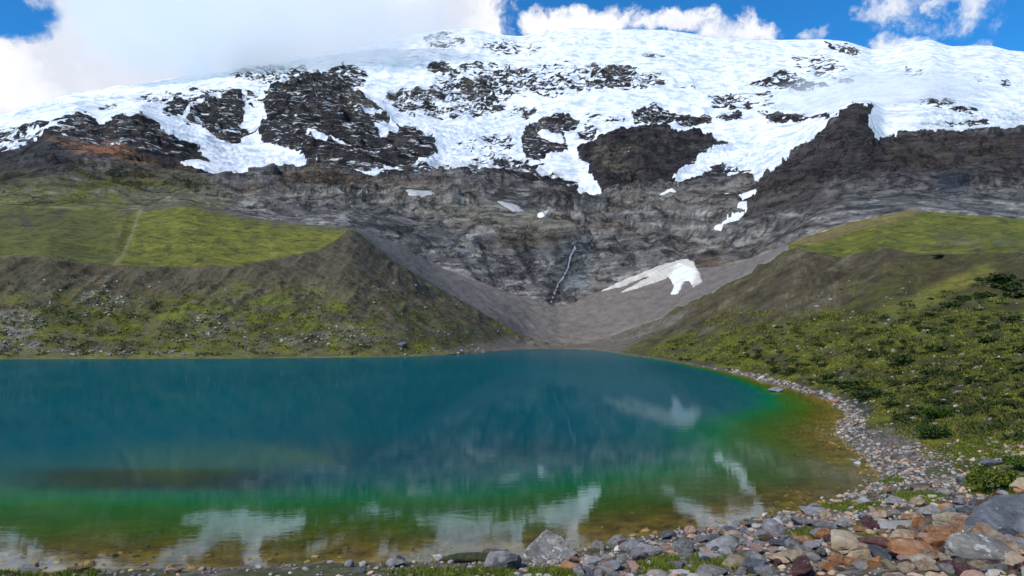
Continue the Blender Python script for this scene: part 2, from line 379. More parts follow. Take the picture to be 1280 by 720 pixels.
d += far * amp_m * .24 * fineR * (.08 + .9 * rk)
d += far * amp_m * .32 * (strata - .5) * rk
d += far * (.7 * amp_m) * big
flute = ridged(Xk / 34 + fbm(Xk / 160, Z / 160, 3, 66) * 1.6, Z / 300 + .3, 3, 67) * sstep(-.3, .3, fbm(Xk / 300, Z / 200, 3, 68))
d += (SEG >= 6) * (1 - rk) * flute * 4 * sstep(700, 1200, Z)
serac = fbm(Xk / 26, (Yk + Z) / 15, 4, 71, .65)
ice_z = pm([(430, 140), (560, 150), (660, 160), (650, 200), (700, 215), (560, 212), (480, 216), (550, 190), (490, 165)], 12, 6) + pm([(200, 150), (300, 180), (380, 205), (280, 212), (225, 180)], 6, 4) + pm([(880, 170), (1010, 175), (960, 210), (860, 225)], 8, 5) + pm([(1150, 140), (1300, 130), (1300, 162), (1150, 164)], 8, 5)
ice_z = np.clip(ice_z, 0, 1)
d += ice_z * snow * serac * 13
d += left_cl * 22 + cen_cl * 26
d += far * (SEG >= 5) * rk * (ridged(Xk / 60 - Z / 90, Z / 46 + Xk / 130, 4, 73) - .45) * 11
# ledges: the rock steps up in benches and risers
lvl = Z + d + fbm(Xk / 420, Yk / 300, 4, 62) * 85
for per, st_, sd_ in ((46., .6, 0), (17., .6, 1)):
    q_ = (lvl + sd_ * 9 + fbm(Xk / 150, Yk / 60, 4, 63 + sd_) * per * .55) / per; f_ = q_ - np.floor(q_)
    mod = sstep(-.35, .25, fbm(Xk / 150, Yk / 120, 2, 64 + sd_))
    d += far * rk * per * (sstep(.30, .62, f_) - f_) * st_ * mod * sstep(600, 760, Yg)
# slabs: rounded buttresses with gullies in the headwall (central)
slab = sstep(560, 620, Yg) * sstep(1000, 800, Yg) * far
d += slab * (ridged(Xk / 62 + .3, Yk / 260, 3, 77) - .5) * 7
d += slab * fineR * 3
# hollows and benches of the middle ground
ben = sstep(760, 900, Yg) * sstep(1500, 1300, Yg) * far
benches = fbm(Xk / 300 + .2 * Yk / 90, Yk / 70, 4, 79, .5)
d += ben * benches * 30
d = d * (1 - .9 * flat) + flat * .9 * far * (.7 * amp_m) * big
# moraine slopes: runnels straight down to the lake
mor = (SEG == 2) & (dsh > 2)
mw = sstep(2, 40, dsh) * mor
side = np.where(PX < 700, 1, -1)
run = ridged((Xk * .9 + side * Yk * .0) / 9 + fbm(Xk / 40, Yk / 40, 2, 83) * .6, Yk / 60, 4, 81)
runR = ridged((Yk * .9) / 12 + fbm(Xk / 30, Yk / 30, 2, 84) * .5, Xk / 45, 4, 82)
rr = np.where(PX < 690, run, runR)
d += mw * (rr - .5) * np.interp(Yg, [30, 120, 300], [.7, 1.8, 2.2])
d += mw * fbm(Xk / 28, Yk / 28, 5, 85, .58) * np.interp(Yg, [30, 120, 300], [1.0, 2.4, 5.0])
cr_ = pm([(820, 405), (995, 305), (1060, 318), (1110, 302), (1290, 314), (1290, 345), (1130, 375), (1000, 405), (880, 420)], 14, 6)
gul = fbm(Yk / 24 + Xk / 60, Xk / 85 - Yk / 140, 3, 95)
d += mor * cr_ * gul * 7 * (SEG == 2) * sstep(60, 110, Yg)
d += sstep(1, 6, dsh) * (SEG <= 2) * fbm(Xk / 3.1, Yk / 3.1, 4, 88, .55) * .22
# terraces
ter = (SEG == 3)
tw = ter * sstep(0, 30, np.abs(Yg - ctrl[1][1][None, :]))
d += tw * (fbm(Xk / 60, Yk / 90, 5, 91, .58) * 3.2 + (ridged(Xk / 16 + Yk / 40, Yk / 120, 3, 92) - .5) * .8)
# stream gully between the two pastures on the left
gl = np.array([(172, 262), (163, 285), (158, 300), (150, 318), (140, 330)], float)
dg = seg_dist(PX, PY, gl, False)
d -= ter * 1.2 * np.exp(-(dg / 7) ** 2)
d += ter * .8 * np.exp(-((PX - 148 - (330 - PY) * .1) / 9) ** 2) * (PX < 200)
edge = np.clip(np.abs(np.arange(NR) - iK)[:, None] / 10., .12, 1) * np.clip(np.abs(np.arange(NR) - iC)[:, None] / 8., .25, 1)
Z = Z + d * edge
Z += (SEG <= 2) * (dsh < 0) * 0
PY = PYof()

# ---------- ground colour (what the ground is made of)
def mixc(c, m, col):
    m = m[..., None]; return c * (1 - m) + np.array(col) * m
C = np.zeros(PX.shape + (3,)); C[:] = (.15, .125, .10)
wx = fbm(PX / 26, PY / 18, 4, 21, .6); wy = fbm(PX / 26 + 50, PY / 18, 4, 22, .6)
fx = fbm(PX / 6, PY / 4, 3, 31, .6); fy = fbm(PX / 6 + 30, PY / 4, 3, 33, .6)
# rock: three tones in bands
r1 = fbm(PX / 40 + PY / 60, PY / 9, 5, 101, .62); r2 = fbm(PX / 14, PY / 6, 4, 105, .6); r3 = fbm(PX / 90, PY / 50, 3, 109)
rock = np.zeros_like(C); rock[:] = (.105, .092, .094)
rock = mixc(rock, sstep(-.08, .35, r1), (.235, .215, .215))
rock = mixc(rock, sstep(.1, .5, r3), (.112, .082, .060))
rock = mixc(rock, sstep(.02, .35, -r2) * .85, (.034, .031, .037))
rock = mixc(rock, sstep(.2, .5, r2) * .5, (.20, .19, .19))
C = np.where(far[..., None], rock, C)
cliff = np.zeros_like(C); cliff[:] = (.040, .034, .037)
cliff = mixc(cliff, sstep(.0, .5, r1) * .8, (.095, .080, .075)); cliff = mixc(cliff, sstep(.15, .55, r3 + r2 * .5), (.105, .085, .068))
cliff = mixc(cliff, sstep(.1, .4, -r2), (.018, .017, .022))
hf = (SEG >= 6) | ((SEG >= 5) & (PX < 260))
C = np.where(hf[..., None], cliff, C)
def P(poly, col, s=1.0, feather=4, warp=6, nz=None):
    global C
    m = pm(poly, feather, warp) * s
    if nz is not None: m = m * nz
    C = mixc(C, m, col)
n_a = sstep(-.25, .3, fbm(PX / 9, PY / 5, 4, 120, .6)); n_b = sstep(-.2, .25, fbm(PX / 22, PY / 9, 4, 123, .6))
P([(925, 245), (945, 228), (985, 198), (1012, 177), (1046, 146), (1064, 130), (1092, 132), (1095, 170), (1280, 162), (1540, 160), (1540, 262), (1280, 250), (1100, 245), (1000, 262), (930, 275)], (.050, .042, .043), .92)
P([(1080, 175), (1300, 170), (1300, 200), (1120, 215)], (.085, .060, .045), .7, 8, 10, n_b)
P([(1000, 225), (1150, 215), (1300, 220), (1300, 250), (1050, 240)], (.13, .12, .12), .8, 6, 10, n_a)
P([(1030, 235), (1130, 225), (1300, 245), (1300, 272), (1150, 258), (1040, 268)], (.11, .105, .11), .7, 6, 8, n_b)
P([(1170, 215), (1215, 218), (1210, 240), (1175, 240)], (.025, .03, .045), .8)
P([(-260, 225), (0, 196), (60, 166), (92, 180), (110, 205), (60, 222), (0, 236), (-260, 250)], (.052, .047, .050), 1)
P([(52, 168), (75, 171), (112, 180), (150, 178), (168, 190), (200, 203), (175, 208), (130, 194), (92, 190), (70, 178)], (.17, .095, .062), .9)
P([(104, 180), (150, 178), (166, 192), (112, 193)], (.24, .105, .062), .8)
P([(-260, 250), (0, 232), (60, 222), (110, 200), (180, 205), (260, 222), (300, 250), (280, 262), (160, 262), (-260, 262)], (.075, .068, .038), .8, 6, 10, .35 + .65 * n_b)
P([(100, 200), (130, 215), (170, 240), (160, 262), (60, 262), (90, 235)], (.10, .10, .022), .85, 6, 8, n_b)
P([(150, 235), (215, 232), (215, 245), (160, 250)], (.05, .055, .075), .9, 3, 5)
P([(260, 235), (430, 245), (440, 272), (350, 278), (280, 262)], (.17, .15, .14), .6, 6, 8, n_a)
P([(330, 250), (400, 255), (425, 268), (380, 275), (330, 262)], (.045, .042, .05), .8, 3, 6, n_b)
P([(520, 258), (620, 254), (700, 268), (724, 286), (640, 290), (560, 280)], (.150, .132, .115), .85)
P([(480, 290), (560, 285), (690, 300), (700, 350), (640, 365), (540, 330)], (.095, .097, .115), .6, 8, 8, n_b)
P([(700, 300), (740, 300), (735, 360), (700, 372)], (.10, .12, .14), .6, 6, 6)
P([(620, 285), (700, 288), (700, 300), (650, 318), (625, 300)], (.05, .036, .026), .7, 5, 6)
P([(560, 232), (620, 228), (720, 238), (715, 252), (620, 248), (560, 245)], (.03, .026, .026), .75, 3, 6, n_b)
P([(700, 246), (762, 244), (760, 256), (705, 256)], (.045, .05, .062), .85, 3, 5)
P([(480, 236), (530, 232), (530, 248), (490, 250)], (.2, .19, .18), .6, 5, 6, n_a)
P([(752, 240), (850, 232), (940, 232), (900, 262), (770, 262)], (.10, .085, .08), .6)
P([(430, 258), (500, 262), (520, 300), (470, 300), (440, 280)], (.07, .066, .072), .6)
for ln_, wd, s in (([(640, 302), (648, 318), (660, 335), (668, 352)], 4.5, .85), ([(600, 305), (606, 322), (613, 345)], 3.5, .8), ([(572, 318), (586, 335), (600, 352)], 2.5, .75), ([(500, 285), (500, 300)], 3, .6), ([(706, 298), (717, 304), (719, 312), (712, 326), (706, 345), (699, 356), (690, 378)], 6, .75), ([(690, 360), (688, 380)], 5, .7),
                ([(697, 302), (696, 325), (694, 350)], 5, .5), ([(770, 268), (800, 272), (830, 268)], 4, .6), ([(760, 300), (790, 306), (820, 318)], 3, .5), ([(880, 320), (930, 318)], 4, .5), ([(640, 255), (700, 258)], 3, .5), ([(905,345),(960,318),(1000,300)], 1.6, .6)):
    dd_ = seg_dist(PX + fx * 4, PY + fy * 3, np.array(ln_, float), False); C = mixc(C, far * s * np.exp(-(dd_ / wd) ** 2), (.020, .019, .024))
# scree basin at the head of the lake
scr = [(520, 330), (560, 338), (600, 354), (650, 372), (700, 386), (760, 362), (800, 345), (880, 345), (930, 328), (985, 305), (1000, 306), (960, 340), (900, 376), (830, 402), (742, 437), (655, 438), (620, 402), (560, 368)]
P(scr, (.128, .108, .098), .93, 5, 5)
P(scr, (.085, .070, .062), .6, 5, 5, n_a)
P([(742, 436), (760, 420), (835, 396), (905, 358), (960, 326), (990, 304), (1000, 308), (960, 340), (905, 372), (835, 402), (800, 415), (760, 437)], (.185, .155, .130), .75, 3, 4)
P([(640, 395), (700, 392), (760, 400), (740, 425), (680, 425)], (.105, .085, .075), .6, 8, 8)
P([(655, 428), (700, 424), (740, 430), (740, 437), (655, 437)], (.17, .145, .125), .7, 2, 3)
# left moraine wall
ml = (SEG == 2) & (PX < 700)
left = np.zeros_like(C); left[:] = (.128, .108, .052)
g1 = fbm(PX / 34, PY / 13, 5, 131, .6); g2 = fbm(PX / 8, PY / 4, 4, 133, .65); g3 = fbm(PX / 90, PY / 30, 3, 137)
low = sstep(335, 400, PY)
left = mixc(left, sstep(-.12, .22, g1 + .25 * g2) * (.25 + .75 * low), (.104, .098, .016))
left = mixc(left, sstep(.15, .45, g1 + .3 * g2 + .1) * low, (.150, .150, .018))
left = mixc(left, sstep(.12, .4, -g1 - .4 * g2) * .75, (.035, .030, .018))
left = mixc(left, sstep(.22, .5, g2 - .3 * g1) * .6, (.20, .18, .155))
C = np.where(ml[..., None], left, C)
def PL(poly, col, s=1., f=5, w=7, nz=None):
    global C
    m = pm(poly, f, w) * s * ml
    if nz is not None: m = m * nz
    C = mixc(C, m, col)
PL([(-260, 315), (0, 320), (110, 329), (300, 332), (436, 285), (470, 310), (540, 356), (520, 372), (440, 345), (350, 352), (280, 350), (220, 372), (100, 362), (0, 368), (-260, 370)], (.100, .078, .048), .75)
PL([(0, 330), (80, 345), (85, 375), (0, 380)], (.085, .080, .045), .6, 6, 8, n_a)
PL([(436, 285), (660, 432), (640, 438), (560, 435), (470, 400), (380, 350), (350, 330)], (.088, .070, .047), .85, 6, 6, .4 + .6 * n_a)
stk = sstep(.0, .5, fbm((PX * .62 - PY * 1.0) / 5, (PX + PY) / 70, 4, 141, .6))
PL([(340, 325), (436, 285), (665, 436), (560, 438), (470, 410)], (.150, .125, .095), .65, 8, 6, stk)
stkL = sstep(.05, .4, fbm((PX * .62 - PY) / 8 + 20, (PX + PY) / 60, 4, 147, .6))
PL([(300, 330), (436, 285), (665, 436), (520, 438), (400, 390)], (.050, .040, .024), .65, 8, 6, stkL)
PL([(480, 380), (560, 395), (640, 432), (600, 440), (540, 430), (490, 405)], (.085, .098, .016), .7, 8, 8, n_b)
PL(el(245, 392, 60, 15), (.12, .14, .018), .7, 6, 8, n_b); PL(el(345, 375, 26, 7), (.13, .15, .02), .7); PL(el(230, 425, 90, 12), (.11, .125, .018), .8, 6, 8, n_b); PL(el(360, 405, 55, 14), (.115, .13, .018), .75, 6, 8, n_b)
PL(el(100, 398, 90, 14), (.085, .09, .018), .8, 6, 8, n_b)
PL(el(18, 405, 42, 16), (.26, .24, .22), .65, 6, 7, n_a); PL(el(20, 432, 30, 8), (.26, .24, .21), .6, 5, 6, n_a); PL(el(128, 374, 38, 10), (.18, .165, .14), .5, 5, 8, n_a); PL(el(265, 405, 26, 16), (.16, .135, .10), .6, 5, 8, n_a)
PL(el(370, 428, 22, 5), (.24, .2, .19), .6, 3, 5, n_a); PL(el(440, 420, 35, 12), (.22, .2, .17), .5, 5, 8, n_a); PL(el(60, 440, 60, 6), (.20, .17, .13), .5, 3, 5, n_a)
PL([(-260, 442), (560, 438), (640, 438), (560, 446), (-260, 452)], (.16, .15, .05), .55, 2, 3)
PL([(560, 437), (640, 420), (665, 424), (705, 427), (705, 440), (560, 441)], (.16, .135, .11), .85, 3, 4)
# right moraine
mr = (SEG == 2) & (PX >= 700); mrf = mr | ((SEG == 1) & (dsh > np.where(Yg > 42, 1.5, 3.)) & (PX > 950) & (Yg > 26))
right = np.zeros_like(C); right[:] = (.082, .074, .028)
h1 = fbm(PX / 40 + PY / 40, PY / 14, 5, 151, .6); h2 = fbm(PX / 9, PY / 5, 4, 153, .65)
lowr = sstep(0, 70, PY - np.interp(PX, [700, 860, 1000, 1100, 1280], [430, 385, 345, 340, 335]))
right = mixc(right, sstep(-.2, .2, h1 + .25 * h2) * (.15 + .85 * lowr), (.130, .128, .015))
right = mixc(right, sstep(.08, .4, h1 + .35 * h2) * lowr, (.190, .190, .018))
right = mixc(right, sstep(.15, .45, -h1 - .35 * h2) * .7, (.055, .050, .018))
right = mixc(right, sstep(.25, .5, h2) * .45, (.20, .185, .13))
C = np.where(mrf[..., None], right, C)
def PR(poly, col, s=1., f=6, w=8, nz=None):
    global C
    m = pm(poly, f, w) * s * mrf
    if nz is not None: m = m * nz
    C = mixc(C, m, col)
PR([(830, 398), (995, 309), (1105, 308), (1140, 318), (1100, 370), (1000, 400), (900, 410), (800, 425)], (.086, .064, .038), .95, 8, 8, .55 + .45 * n_b)
stk2 = sstep(.0, .5, fbm((PX * .5 + PY) / 6, (PX - PY) / 70, 4, 143, .6))
PR([(830, 398), (995, 309), (1105, 308), (1080, 370), (960, 415), (760, 437)], (.185, .150, .105), .75, 8, 6, stk2)
stk3 = sstep(.05, .4, fbm((PX * .55 + PY) / 8 + 40, (PX - PY) / 60, 4, 145, .6))
PR([(830, 398), (995, 309), (1105, 308), (1240, 316), (1270, 350), (1080, 385), (960, 418), (760, 437)], (.040, .031, .020), .75, 8, 6, stk3)
PR([(1080, 330), (1290, 322), (1290, 350), (1150, 372)], (.090, .062, .034), .7, 6, 8, n_b)
PR([(700, 427), (745, 426), (765, 418), (835, 395), (868, 385), (850, 402), (800, 424), (775, 440), (700, 440)], (.155, .130, .105), .85, 3, 5)
PR([(1100, 392), (1180, 350), (1232, 330), (1245, 338), (1185, 372), (1120, 398)], (.20, .185, .035), .8, 4, 5)
PR([(1040, 360), (1110, 330), (1160, 325), (1140, 350), (1080, 385)], (.125, .115, .03), .6, 6, 6, n_b)
PR([(985, 390), (1040, 372), (1060, 380), (1000, 400)], (.18, .15, .11), .5, 5, 6, n_a)
# pastures
ml2 = (SEG == 3) & (PX < 445)
pas = np.zeros_like(C); pas[:] = (.150, .150, .018)
k1 = fbm(PX / 40, PY / 8, 4, 161, .55); k2 = fbm((PX + PY * 1.6) / 30, (PY - PX * .12) / 3.2, 4, 163, .6)
pas = mixc(pas, sstep(.0, .45, k1), (.205, .190, .026)); pas = mixc(pas, sstep(.0, .4, -k2) * .85, (.052, .052, .016)); pas = mixc(pas, sstep(.25, .6, k2) * .3, (.20, .17, .06)); pas = mixc(pas, sstep(.12, .42, fbm(PX / 12, PY / 4, 4, 219, .6)) * .55, (.075, .060, .028))
C = np.where(ml2[..., None], pas, C)
def PT(poly, col, s=1., f=5, w=7, nz=None):
    global C
    m = pm(poly, f, w) * s * ((SEG == 3) | (SEG == 4))
    if nz is not None: m = m * nz
    C = mixc(C, m, col)
hill = (SEG == 4) & (PX < 300); hm = hill * sstep(200, 240, PY + 12 * k1) * sstep(300, 215, PX) * (.5 + .5 * n_b)
C = mixc(C, hm * .9, (.092, .088, .022))
rag = ((SEG == 3) & (PX > 150) & (PX < 445)) * sstep(10, 0, PY - np.interp(PX, xs, ctrl[2][0]) + 9 * fbm(PX / 14, PY / 6, 3, 215)); C = mixc(C, rag * .85, (.10, .088, .062))
PT([(-260, 255), (0, 250), (90, 250), (140, 262), (150, 300), (135, 332), (0, 332), (-260, 330)], (.088, .090, .026), .75, 6, 6)
PT([(-20, 265), (60, 255), (88, 262), (60, 285), (0, 285)], (.060, .048, .038), .75, 5, 8, n_b)
PT([(0, 295), (150, 300), (140, 330), (0, 328)], (.120, .125, .022), .6, 6, 8, n_b)
PT([(130, 250), (150, 255), (160, 290), (145, 325), (132, 332), (150, 285)], (.085, .072, .036), .45, 6, 6)
PT([(150, 240), (230, 238), (260, 250), (200, 258), (165, 262)], (.06, .058, .06), .6, 4, 6, n_b)
d_ = seg_dist(PX + fx * 2, PY, gl + np.array([4, 0]), False); C = mixc(C, (SEG == 3) * .7 * np.exp(-(d_ / 1.5) ** 2), (.20, .18, .12))
mr2 = (SEG == 3) & (PX > 985)
pr = np.zeros_like(C); pr[:] = (.130, .135, .017)
pr = mixc(pr, sstep(.0, .45, k1), (.205, .195, .024)); pr = mixc(pr, sstep(.0, .4, -k2) * .85, (.060, .060, .020)); pr = mixc(pr, sstep(.3, .6, k2) * .35, (.20, .19, .13)); pr = mixc(pr, sstep(.1, .4, fbm(PX / 10, PY / 4, 4, 217, .6)) * .5, (.085, .070, .035))
C = np.where(mr2[..., None], pr, C)
PT([(985, 306), (1020, 290), (1050, 281), (1140, 262), (1155, 266), (1060, 292), (1020, 305)], (.22, .150, .070), .6, 3, 4)
PT([(1160, 285), (1300, 300), (1300, 318), (1180, 312)], (.10, .095, .06), .5, 6, 8, n_b)
mid = (SEG == 3) & (PX >= 445) & (PX <= 985)
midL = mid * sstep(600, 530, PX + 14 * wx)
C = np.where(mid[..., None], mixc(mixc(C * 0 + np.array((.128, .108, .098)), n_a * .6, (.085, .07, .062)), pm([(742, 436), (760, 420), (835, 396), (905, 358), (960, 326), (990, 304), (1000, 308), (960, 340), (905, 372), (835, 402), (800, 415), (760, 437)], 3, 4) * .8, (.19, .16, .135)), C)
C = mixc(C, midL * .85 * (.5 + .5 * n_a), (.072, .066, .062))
# snow & ice
sc = np.zeros_like(C); sc[:] = (.89, .87, .84)
sc = mixc(sc, sstep(.0, .5, fbm(PX / 18 + PY / 30, PY / 5, 4, 211, .6)) * .5, (.60, .65, .74))
sc = mixc(sc, sstep(.05, .45, serac) * ice_z, (.60, .72, .78)); sc = mixc(sc, sstep(.25, .55, -serac) * ice_z * .8, (.46, .45, .42))
sc = mixc(sc, pm([(455, 224), (500, 208), (640, 198), (724, 222), (722, 236), (600, 236)], 6, 6) * n_a * .8, (.45, .42, .38))
sc = mixc(sc, pm([(1150, 148), (1300, 138), (1300, 164), (1150, 166)], 6, 6) * n_a * .6, (.52, .53, .47))
sc = mixc(sc, pm([(895, 205), (950, 205), (945, 232), (905, 230)], 4, 4) * n_a * .8, (.55, .56, .50))
sc = mixc(sc, pm([(310, 180), (330, 182), (330, 198), (250, 195), (255, 180)], 6, 6) * n_a * .5, (.56, .58, .52))
SCOL = sc
# lake bed: amber algae on stones
bed = (dsh < .1) & (SEG <= 2)
bc = np.zeros_like(C); bc[:] = (.190, .125, .022)
b1 = fbm(Xg / .9, Yg / .9, 4, 171, .6); b2 = fbm(Xg / 4, Yg / 4, 3, 173)
bc = mixc(bc, sstep(-.1, .4, b1), (.28, .19, .035)); bc = mixc(bc, sstep(.0, .4, -b1) * .7, (.075, .048, .010)); bc = mixc(bc, sstep(.1, .4, b2) * .5, (.10, .115, .018))
bc = mixc(bc, sstep(.7, 2.5, -Z), (.006, .040, .032))      # silt tone below the shelf, with sunlight lost in deep water painted in
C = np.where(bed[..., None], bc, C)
# beach and bank
be = (dsh >= .1) & (SEG <= 2) & ~mrf & ~ml & ~mr
q1 = fbm(Xg / .5, Yg / .5, 4, 181, .6); q2 = fbm(Xg / 3, Yg / 3, 3, 183)
sh = np.zeros_like(C); sh[:] = (.105, .085, .066)
sh = mixc(sh, sstep(-.1, .4, q1), (.21, .18, .15)); sh = mixc(sh, sstep(0, .4, -q1), (.055, .045, .036)); sh = mixc(sh, sstep(.05, .3, q2) * .7, (.060, .070, .014))
C = np.where(be[..., None], sh, C)
# gravel strip along the right shore
gs = sstep(2.0, .8, dsh - .8 * fbm(Xg / 4, Yg / 4, 2, 190)) * (mr | mrf) * (Yg < 300)
C = mixc(C, gs * .85, (.125, .110, .092))
GREEN = [el(870, 706, 70, 11), el(1075, 676, 30, 6), el(690, 716, 30, 5), el(560, 716, 80, 6), el(1060, 632, 45, 6), el(1150, 622, 30, 7), el(1245, 604, 40, 16), el(1110, 600, 18, 4), el(60, 716, 70, 5), el(1225, 560, 30, 14), el(1010, 668, 30, 4), el(1180, 640, 25, 4), el(1150, 655, 16, 4)]
grassm = np.zeros_like(PX)
wx_b, PXs = wx, PX
for g in GREEN:
    Pq = np.array(g); grassm = np.maximum(grassm, sstep(3, -3, sdf(PX + fx * 4, PY + fy * 3, Pq)) * (SEG <= 1) * (dsh > .3))
C = mixc(C, grassm * .9, (.070, .085, .012))
mt = (SEG >= 4)[..., None]; C = np.where(mt, C * np.array((1.18, 1.16, 1.06)), C)
lo = (sstep(0, 1, (SEG >= 3) * (SEG <= 5) * ((PX > 445) & (PX < 985) | (SEG > 3)) * sstep(215, 245, PY)))[..., None]; C = C * (1 + lo * np.array((.42, .44, .34)))
C = np.clip(C, .004, .95)

# ------------------------------------------------------------------ mesh helpers
def new_mesh(name, v, f, attrs=None, smooth_=True):
    me = bpy.data.meshes.new(name)
    v = np.asarray(v, np.float32); f = np.asarray(f, np.int32); k = f.shape[1]
    me.vertices.add(len(v)); me.vertices.foreach_set('co', v.ravel())
    me.loops.add(f.size); me.loops.foreach_set('vertex_index', f.ravel())
    me.polygons.add(len(f)); me.polygons.foreach_set('loop_start', np.arange(0, f.size, k, dtype=np.int32))
    me.polygons.foreach_set('use_smooth', np.full(len(f), smooth_, bool))
    for nm, a in (attrs or {}).items():
        if a.ndim == 1:
            at = me.attributes.new(nm, 'FLOAT', 'POINT'); at.data.foreach_set('value', a.astype(np.float32))
        else:
            at = me.attributes.new(nm, 'FLOAT_COLOR', 'POINT')
            at.data.foreach_set('color', np.hstack([a, np.ones((len(a), 1))]).astype(np.float32).ravel())
    me.update(calc_edges=True)
    return me
def link(name, me, mat=None, label=None, cat=None, group=None, kind=None, parent=None):
    o = bpy.data.objects.new(name, me); COL.objects.link(o)
    if mat and me is not None and len(me.materials) == 0: me.materials.append(mat)
    if label: o['label'] = label
    if cat: o['category'] = cat
    if group: o['group'] = group
    if kind: o['kind'] = kind
    if parent: o.parent = parent
    return o
def sub(vmask_faces, V, Fq, attrs):
    f = Fq[vmask_faces]; used, inv = np.unique(f, return_inverse=True)
    return V[used], inv.reshape(f.shape), {k: a[used] for k, a in attrs.items()}

# ------------------------------------------------------------------ terrain materials
def attr(t, name, out='Color'):
    a = t.n('ShaderNodeAttribute'); a.attribute_name = name; return a.outputs[out]
def mat(name):
    m = bpy.data.materials.new(name); m.use_nodes = True; t = NT(m.node_tree)
    out = t.n('ShaderNodeOutputMaterial'); b = t.n('ShaderNodeBsdfPrincipled'); t.l(b.outputs[0], out.inputs[0])
    return m, t, b
def terrain_mat(name, scale, contrast, bump, dist, rough=.9, snowy=False, stretch=(1, 1, 1)):
    m, t, b = mat(name)
    pos = t.n('ShaderNodeNewGeometry').outputs['Position']
    pv = t.vmath('MULTIPLY', pos, stretch)
    c = attr(t, 'ground_colour')
    n = t.noise(pv, scale, 9, .72); n2_ = t.noise(pv, scale * .23, 5, .6)
    f = t.math('ADD', t.math('MULTIPLY', t.math('SUBTRACT', n, .5), contrast * 1.6), t.math('MULTIPLY', t.math('SUBTRACT', n2_, .5), contrast))
    hh = t.math('ADD', n, t.math('MULTIPLY', n2_, 2.0))
    if snowy:   # bedded rock: long thin strata, some dipping, with joints
        wob = t.vmath('ADD', pos, t.vmath('MULTIPLY', t.vmath('SUBTRACT', t.noise(pos, .012, 4, .6, out='Color'), (.5, .5, .5)), (24, 24, 24)))
        st1 = t.noise(t.vmath('MULTIPLY', wob, (.0075, .0075, .085)), 1, 7, .7)
        st2 = t.noise(t.vmath('ADD', t.vmath('MULTIPLY', wob, (.02, .02, .12)), (5, 5, 5)), 1, 6, .7)
        f = t.math('ADD', f, t.math('ADD', t.math('MULTIPLY', t.math('SUBTRACT', st1, .5), 2.6), t.math('MULTIPLY', t.math('SUBTRACT', st2, .5), 1.5)))
        hh = t.math('ADD', hh, t.math('ADD', t.math('MULTIPLY', st1, 2.4), t.math('MULTIPLY', st2, 1.2)))
    f = t.math('MAXIMUM', t.math('ADD', f, 1.0), .18)
    if snowy:   # joints and cracks
        k1_ = t.math('ABSOLUTE', t.math('SUBTRACT', t.noise(t.vmath('MULTIPLY', wob, (1, 1, 1.5)), .011, 7, .62), .5))
        k2_ = t.math('ABSOLUTE', t.math('SUBTRACT', t.noise(t.vmath('MULTIPLY', wob, (1, 1, .8)), .035, 6, .6), .5))
        ck = t.math('MULTIPLY', t.math('ADD', .45, t.math('MULTIPLY', t.sm(k1_, .004, .028), .55)), t.math('ADD', .62, t.math('MULTIPLY', t.sm(k2_, .006, .035), .38)))
        f = t.math('MULTIPLY', f, t.math('MULTIPLY', ck, 1.22))
        hh = t.math('ADD', hh, t.math('MULTIPLY', t.sm(k1_, 0, .04), .5))
    cs_ = t.vmath('SCALE', c); t.l(f, cs_.node.inputs['Scale']); cc = cs_
    b.inputs['Specular IOR Level'].default_value = .15
    if snowy:
        hi = t.noise(t.vmath('MULTIPLY', pos, (1, 1, 2.6)), .045, 8, .74)
        sn = t.math('ADD', attr(t, 'snow', 'Fac'), t.math('MULTIPLY', t.math('SUBTRACT', hi, .5), 1.5))
        sn = t.sm(sn, .43, .57)
        lg = t.math('ADD', t.math('MULTIPLY', st2, .6), t.math('MULTIPLY', hi, .4))
        du = t.math('MULTIPLY', t.sm(lg, .535, .575), t.sm(attr(t, 'dust', 'Fac'), .1, .5))
        sn = t.math('MAXIMUM', sn, t.math('MULTIPLY', du, .85))
        tint_n = t.ramp(t.noise(t.vmath('MULTIPLY', pos, (1, 1, 1.6)), .02, 7, .65), [(.38, (.62, .68, .77)), (.50, (.96, .97, 1)), (.55, (1, 1, 1))])  # blue-grey shading of the snow relief, painted in as colour
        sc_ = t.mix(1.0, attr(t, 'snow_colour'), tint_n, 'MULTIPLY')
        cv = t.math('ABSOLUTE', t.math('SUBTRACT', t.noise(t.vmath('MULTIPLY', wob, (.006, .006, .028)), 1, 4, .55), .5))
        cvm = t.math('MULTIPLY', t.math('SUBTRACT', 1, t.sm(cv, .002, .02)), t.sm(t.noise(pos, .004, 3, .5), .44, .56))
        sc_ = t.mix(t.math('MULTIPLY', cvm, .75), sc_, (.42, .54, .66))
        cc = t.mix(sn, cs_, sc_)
        t.l(t.math('SUBTRACT', rough, t.math('MULTIPLY', sn, .3)), b.inputs['Roughness'])
        hh = t.math('MULTIPLY', hh, t.math('SUBTRACT', 1, t.math('MULTIPLY', sn, .76)))
    else: b.inputs['Roughness'].default_value = rough
    t.l(cc, b.inputs['Base Color'])
    bp = t.n('ShaderNodeBump'); bp.inputs['Strength'].default_value = bump; bp.inputs['Distance'].default_value = dist
    t.l(hh, bp.inputs['Height']); t.l(bp.outputs[0], b.inputs['Normal'])
    return m
M_mtn = terrain_mat('mountain_rock_and_snow', .06, .9, .9, 11, snowy=True, stretch=(.7, .7, 2.2))
M_hill = terrain_mat('moraine_ground', .35, 1.3, 1.0, 1.6)
M_past = terrain_mat('pasture', .35, 1.6, 1.0, 1.6)
M_scree = terrain_mat('scree', .22, .75, .8, 1.4)
M_bank = terrain_mat('bank_gravel', 5.0, 1.0, .9, .06)
M_bed = terrain_mat('lake_bed_algae', 2.2, 1.1, .8, .1)

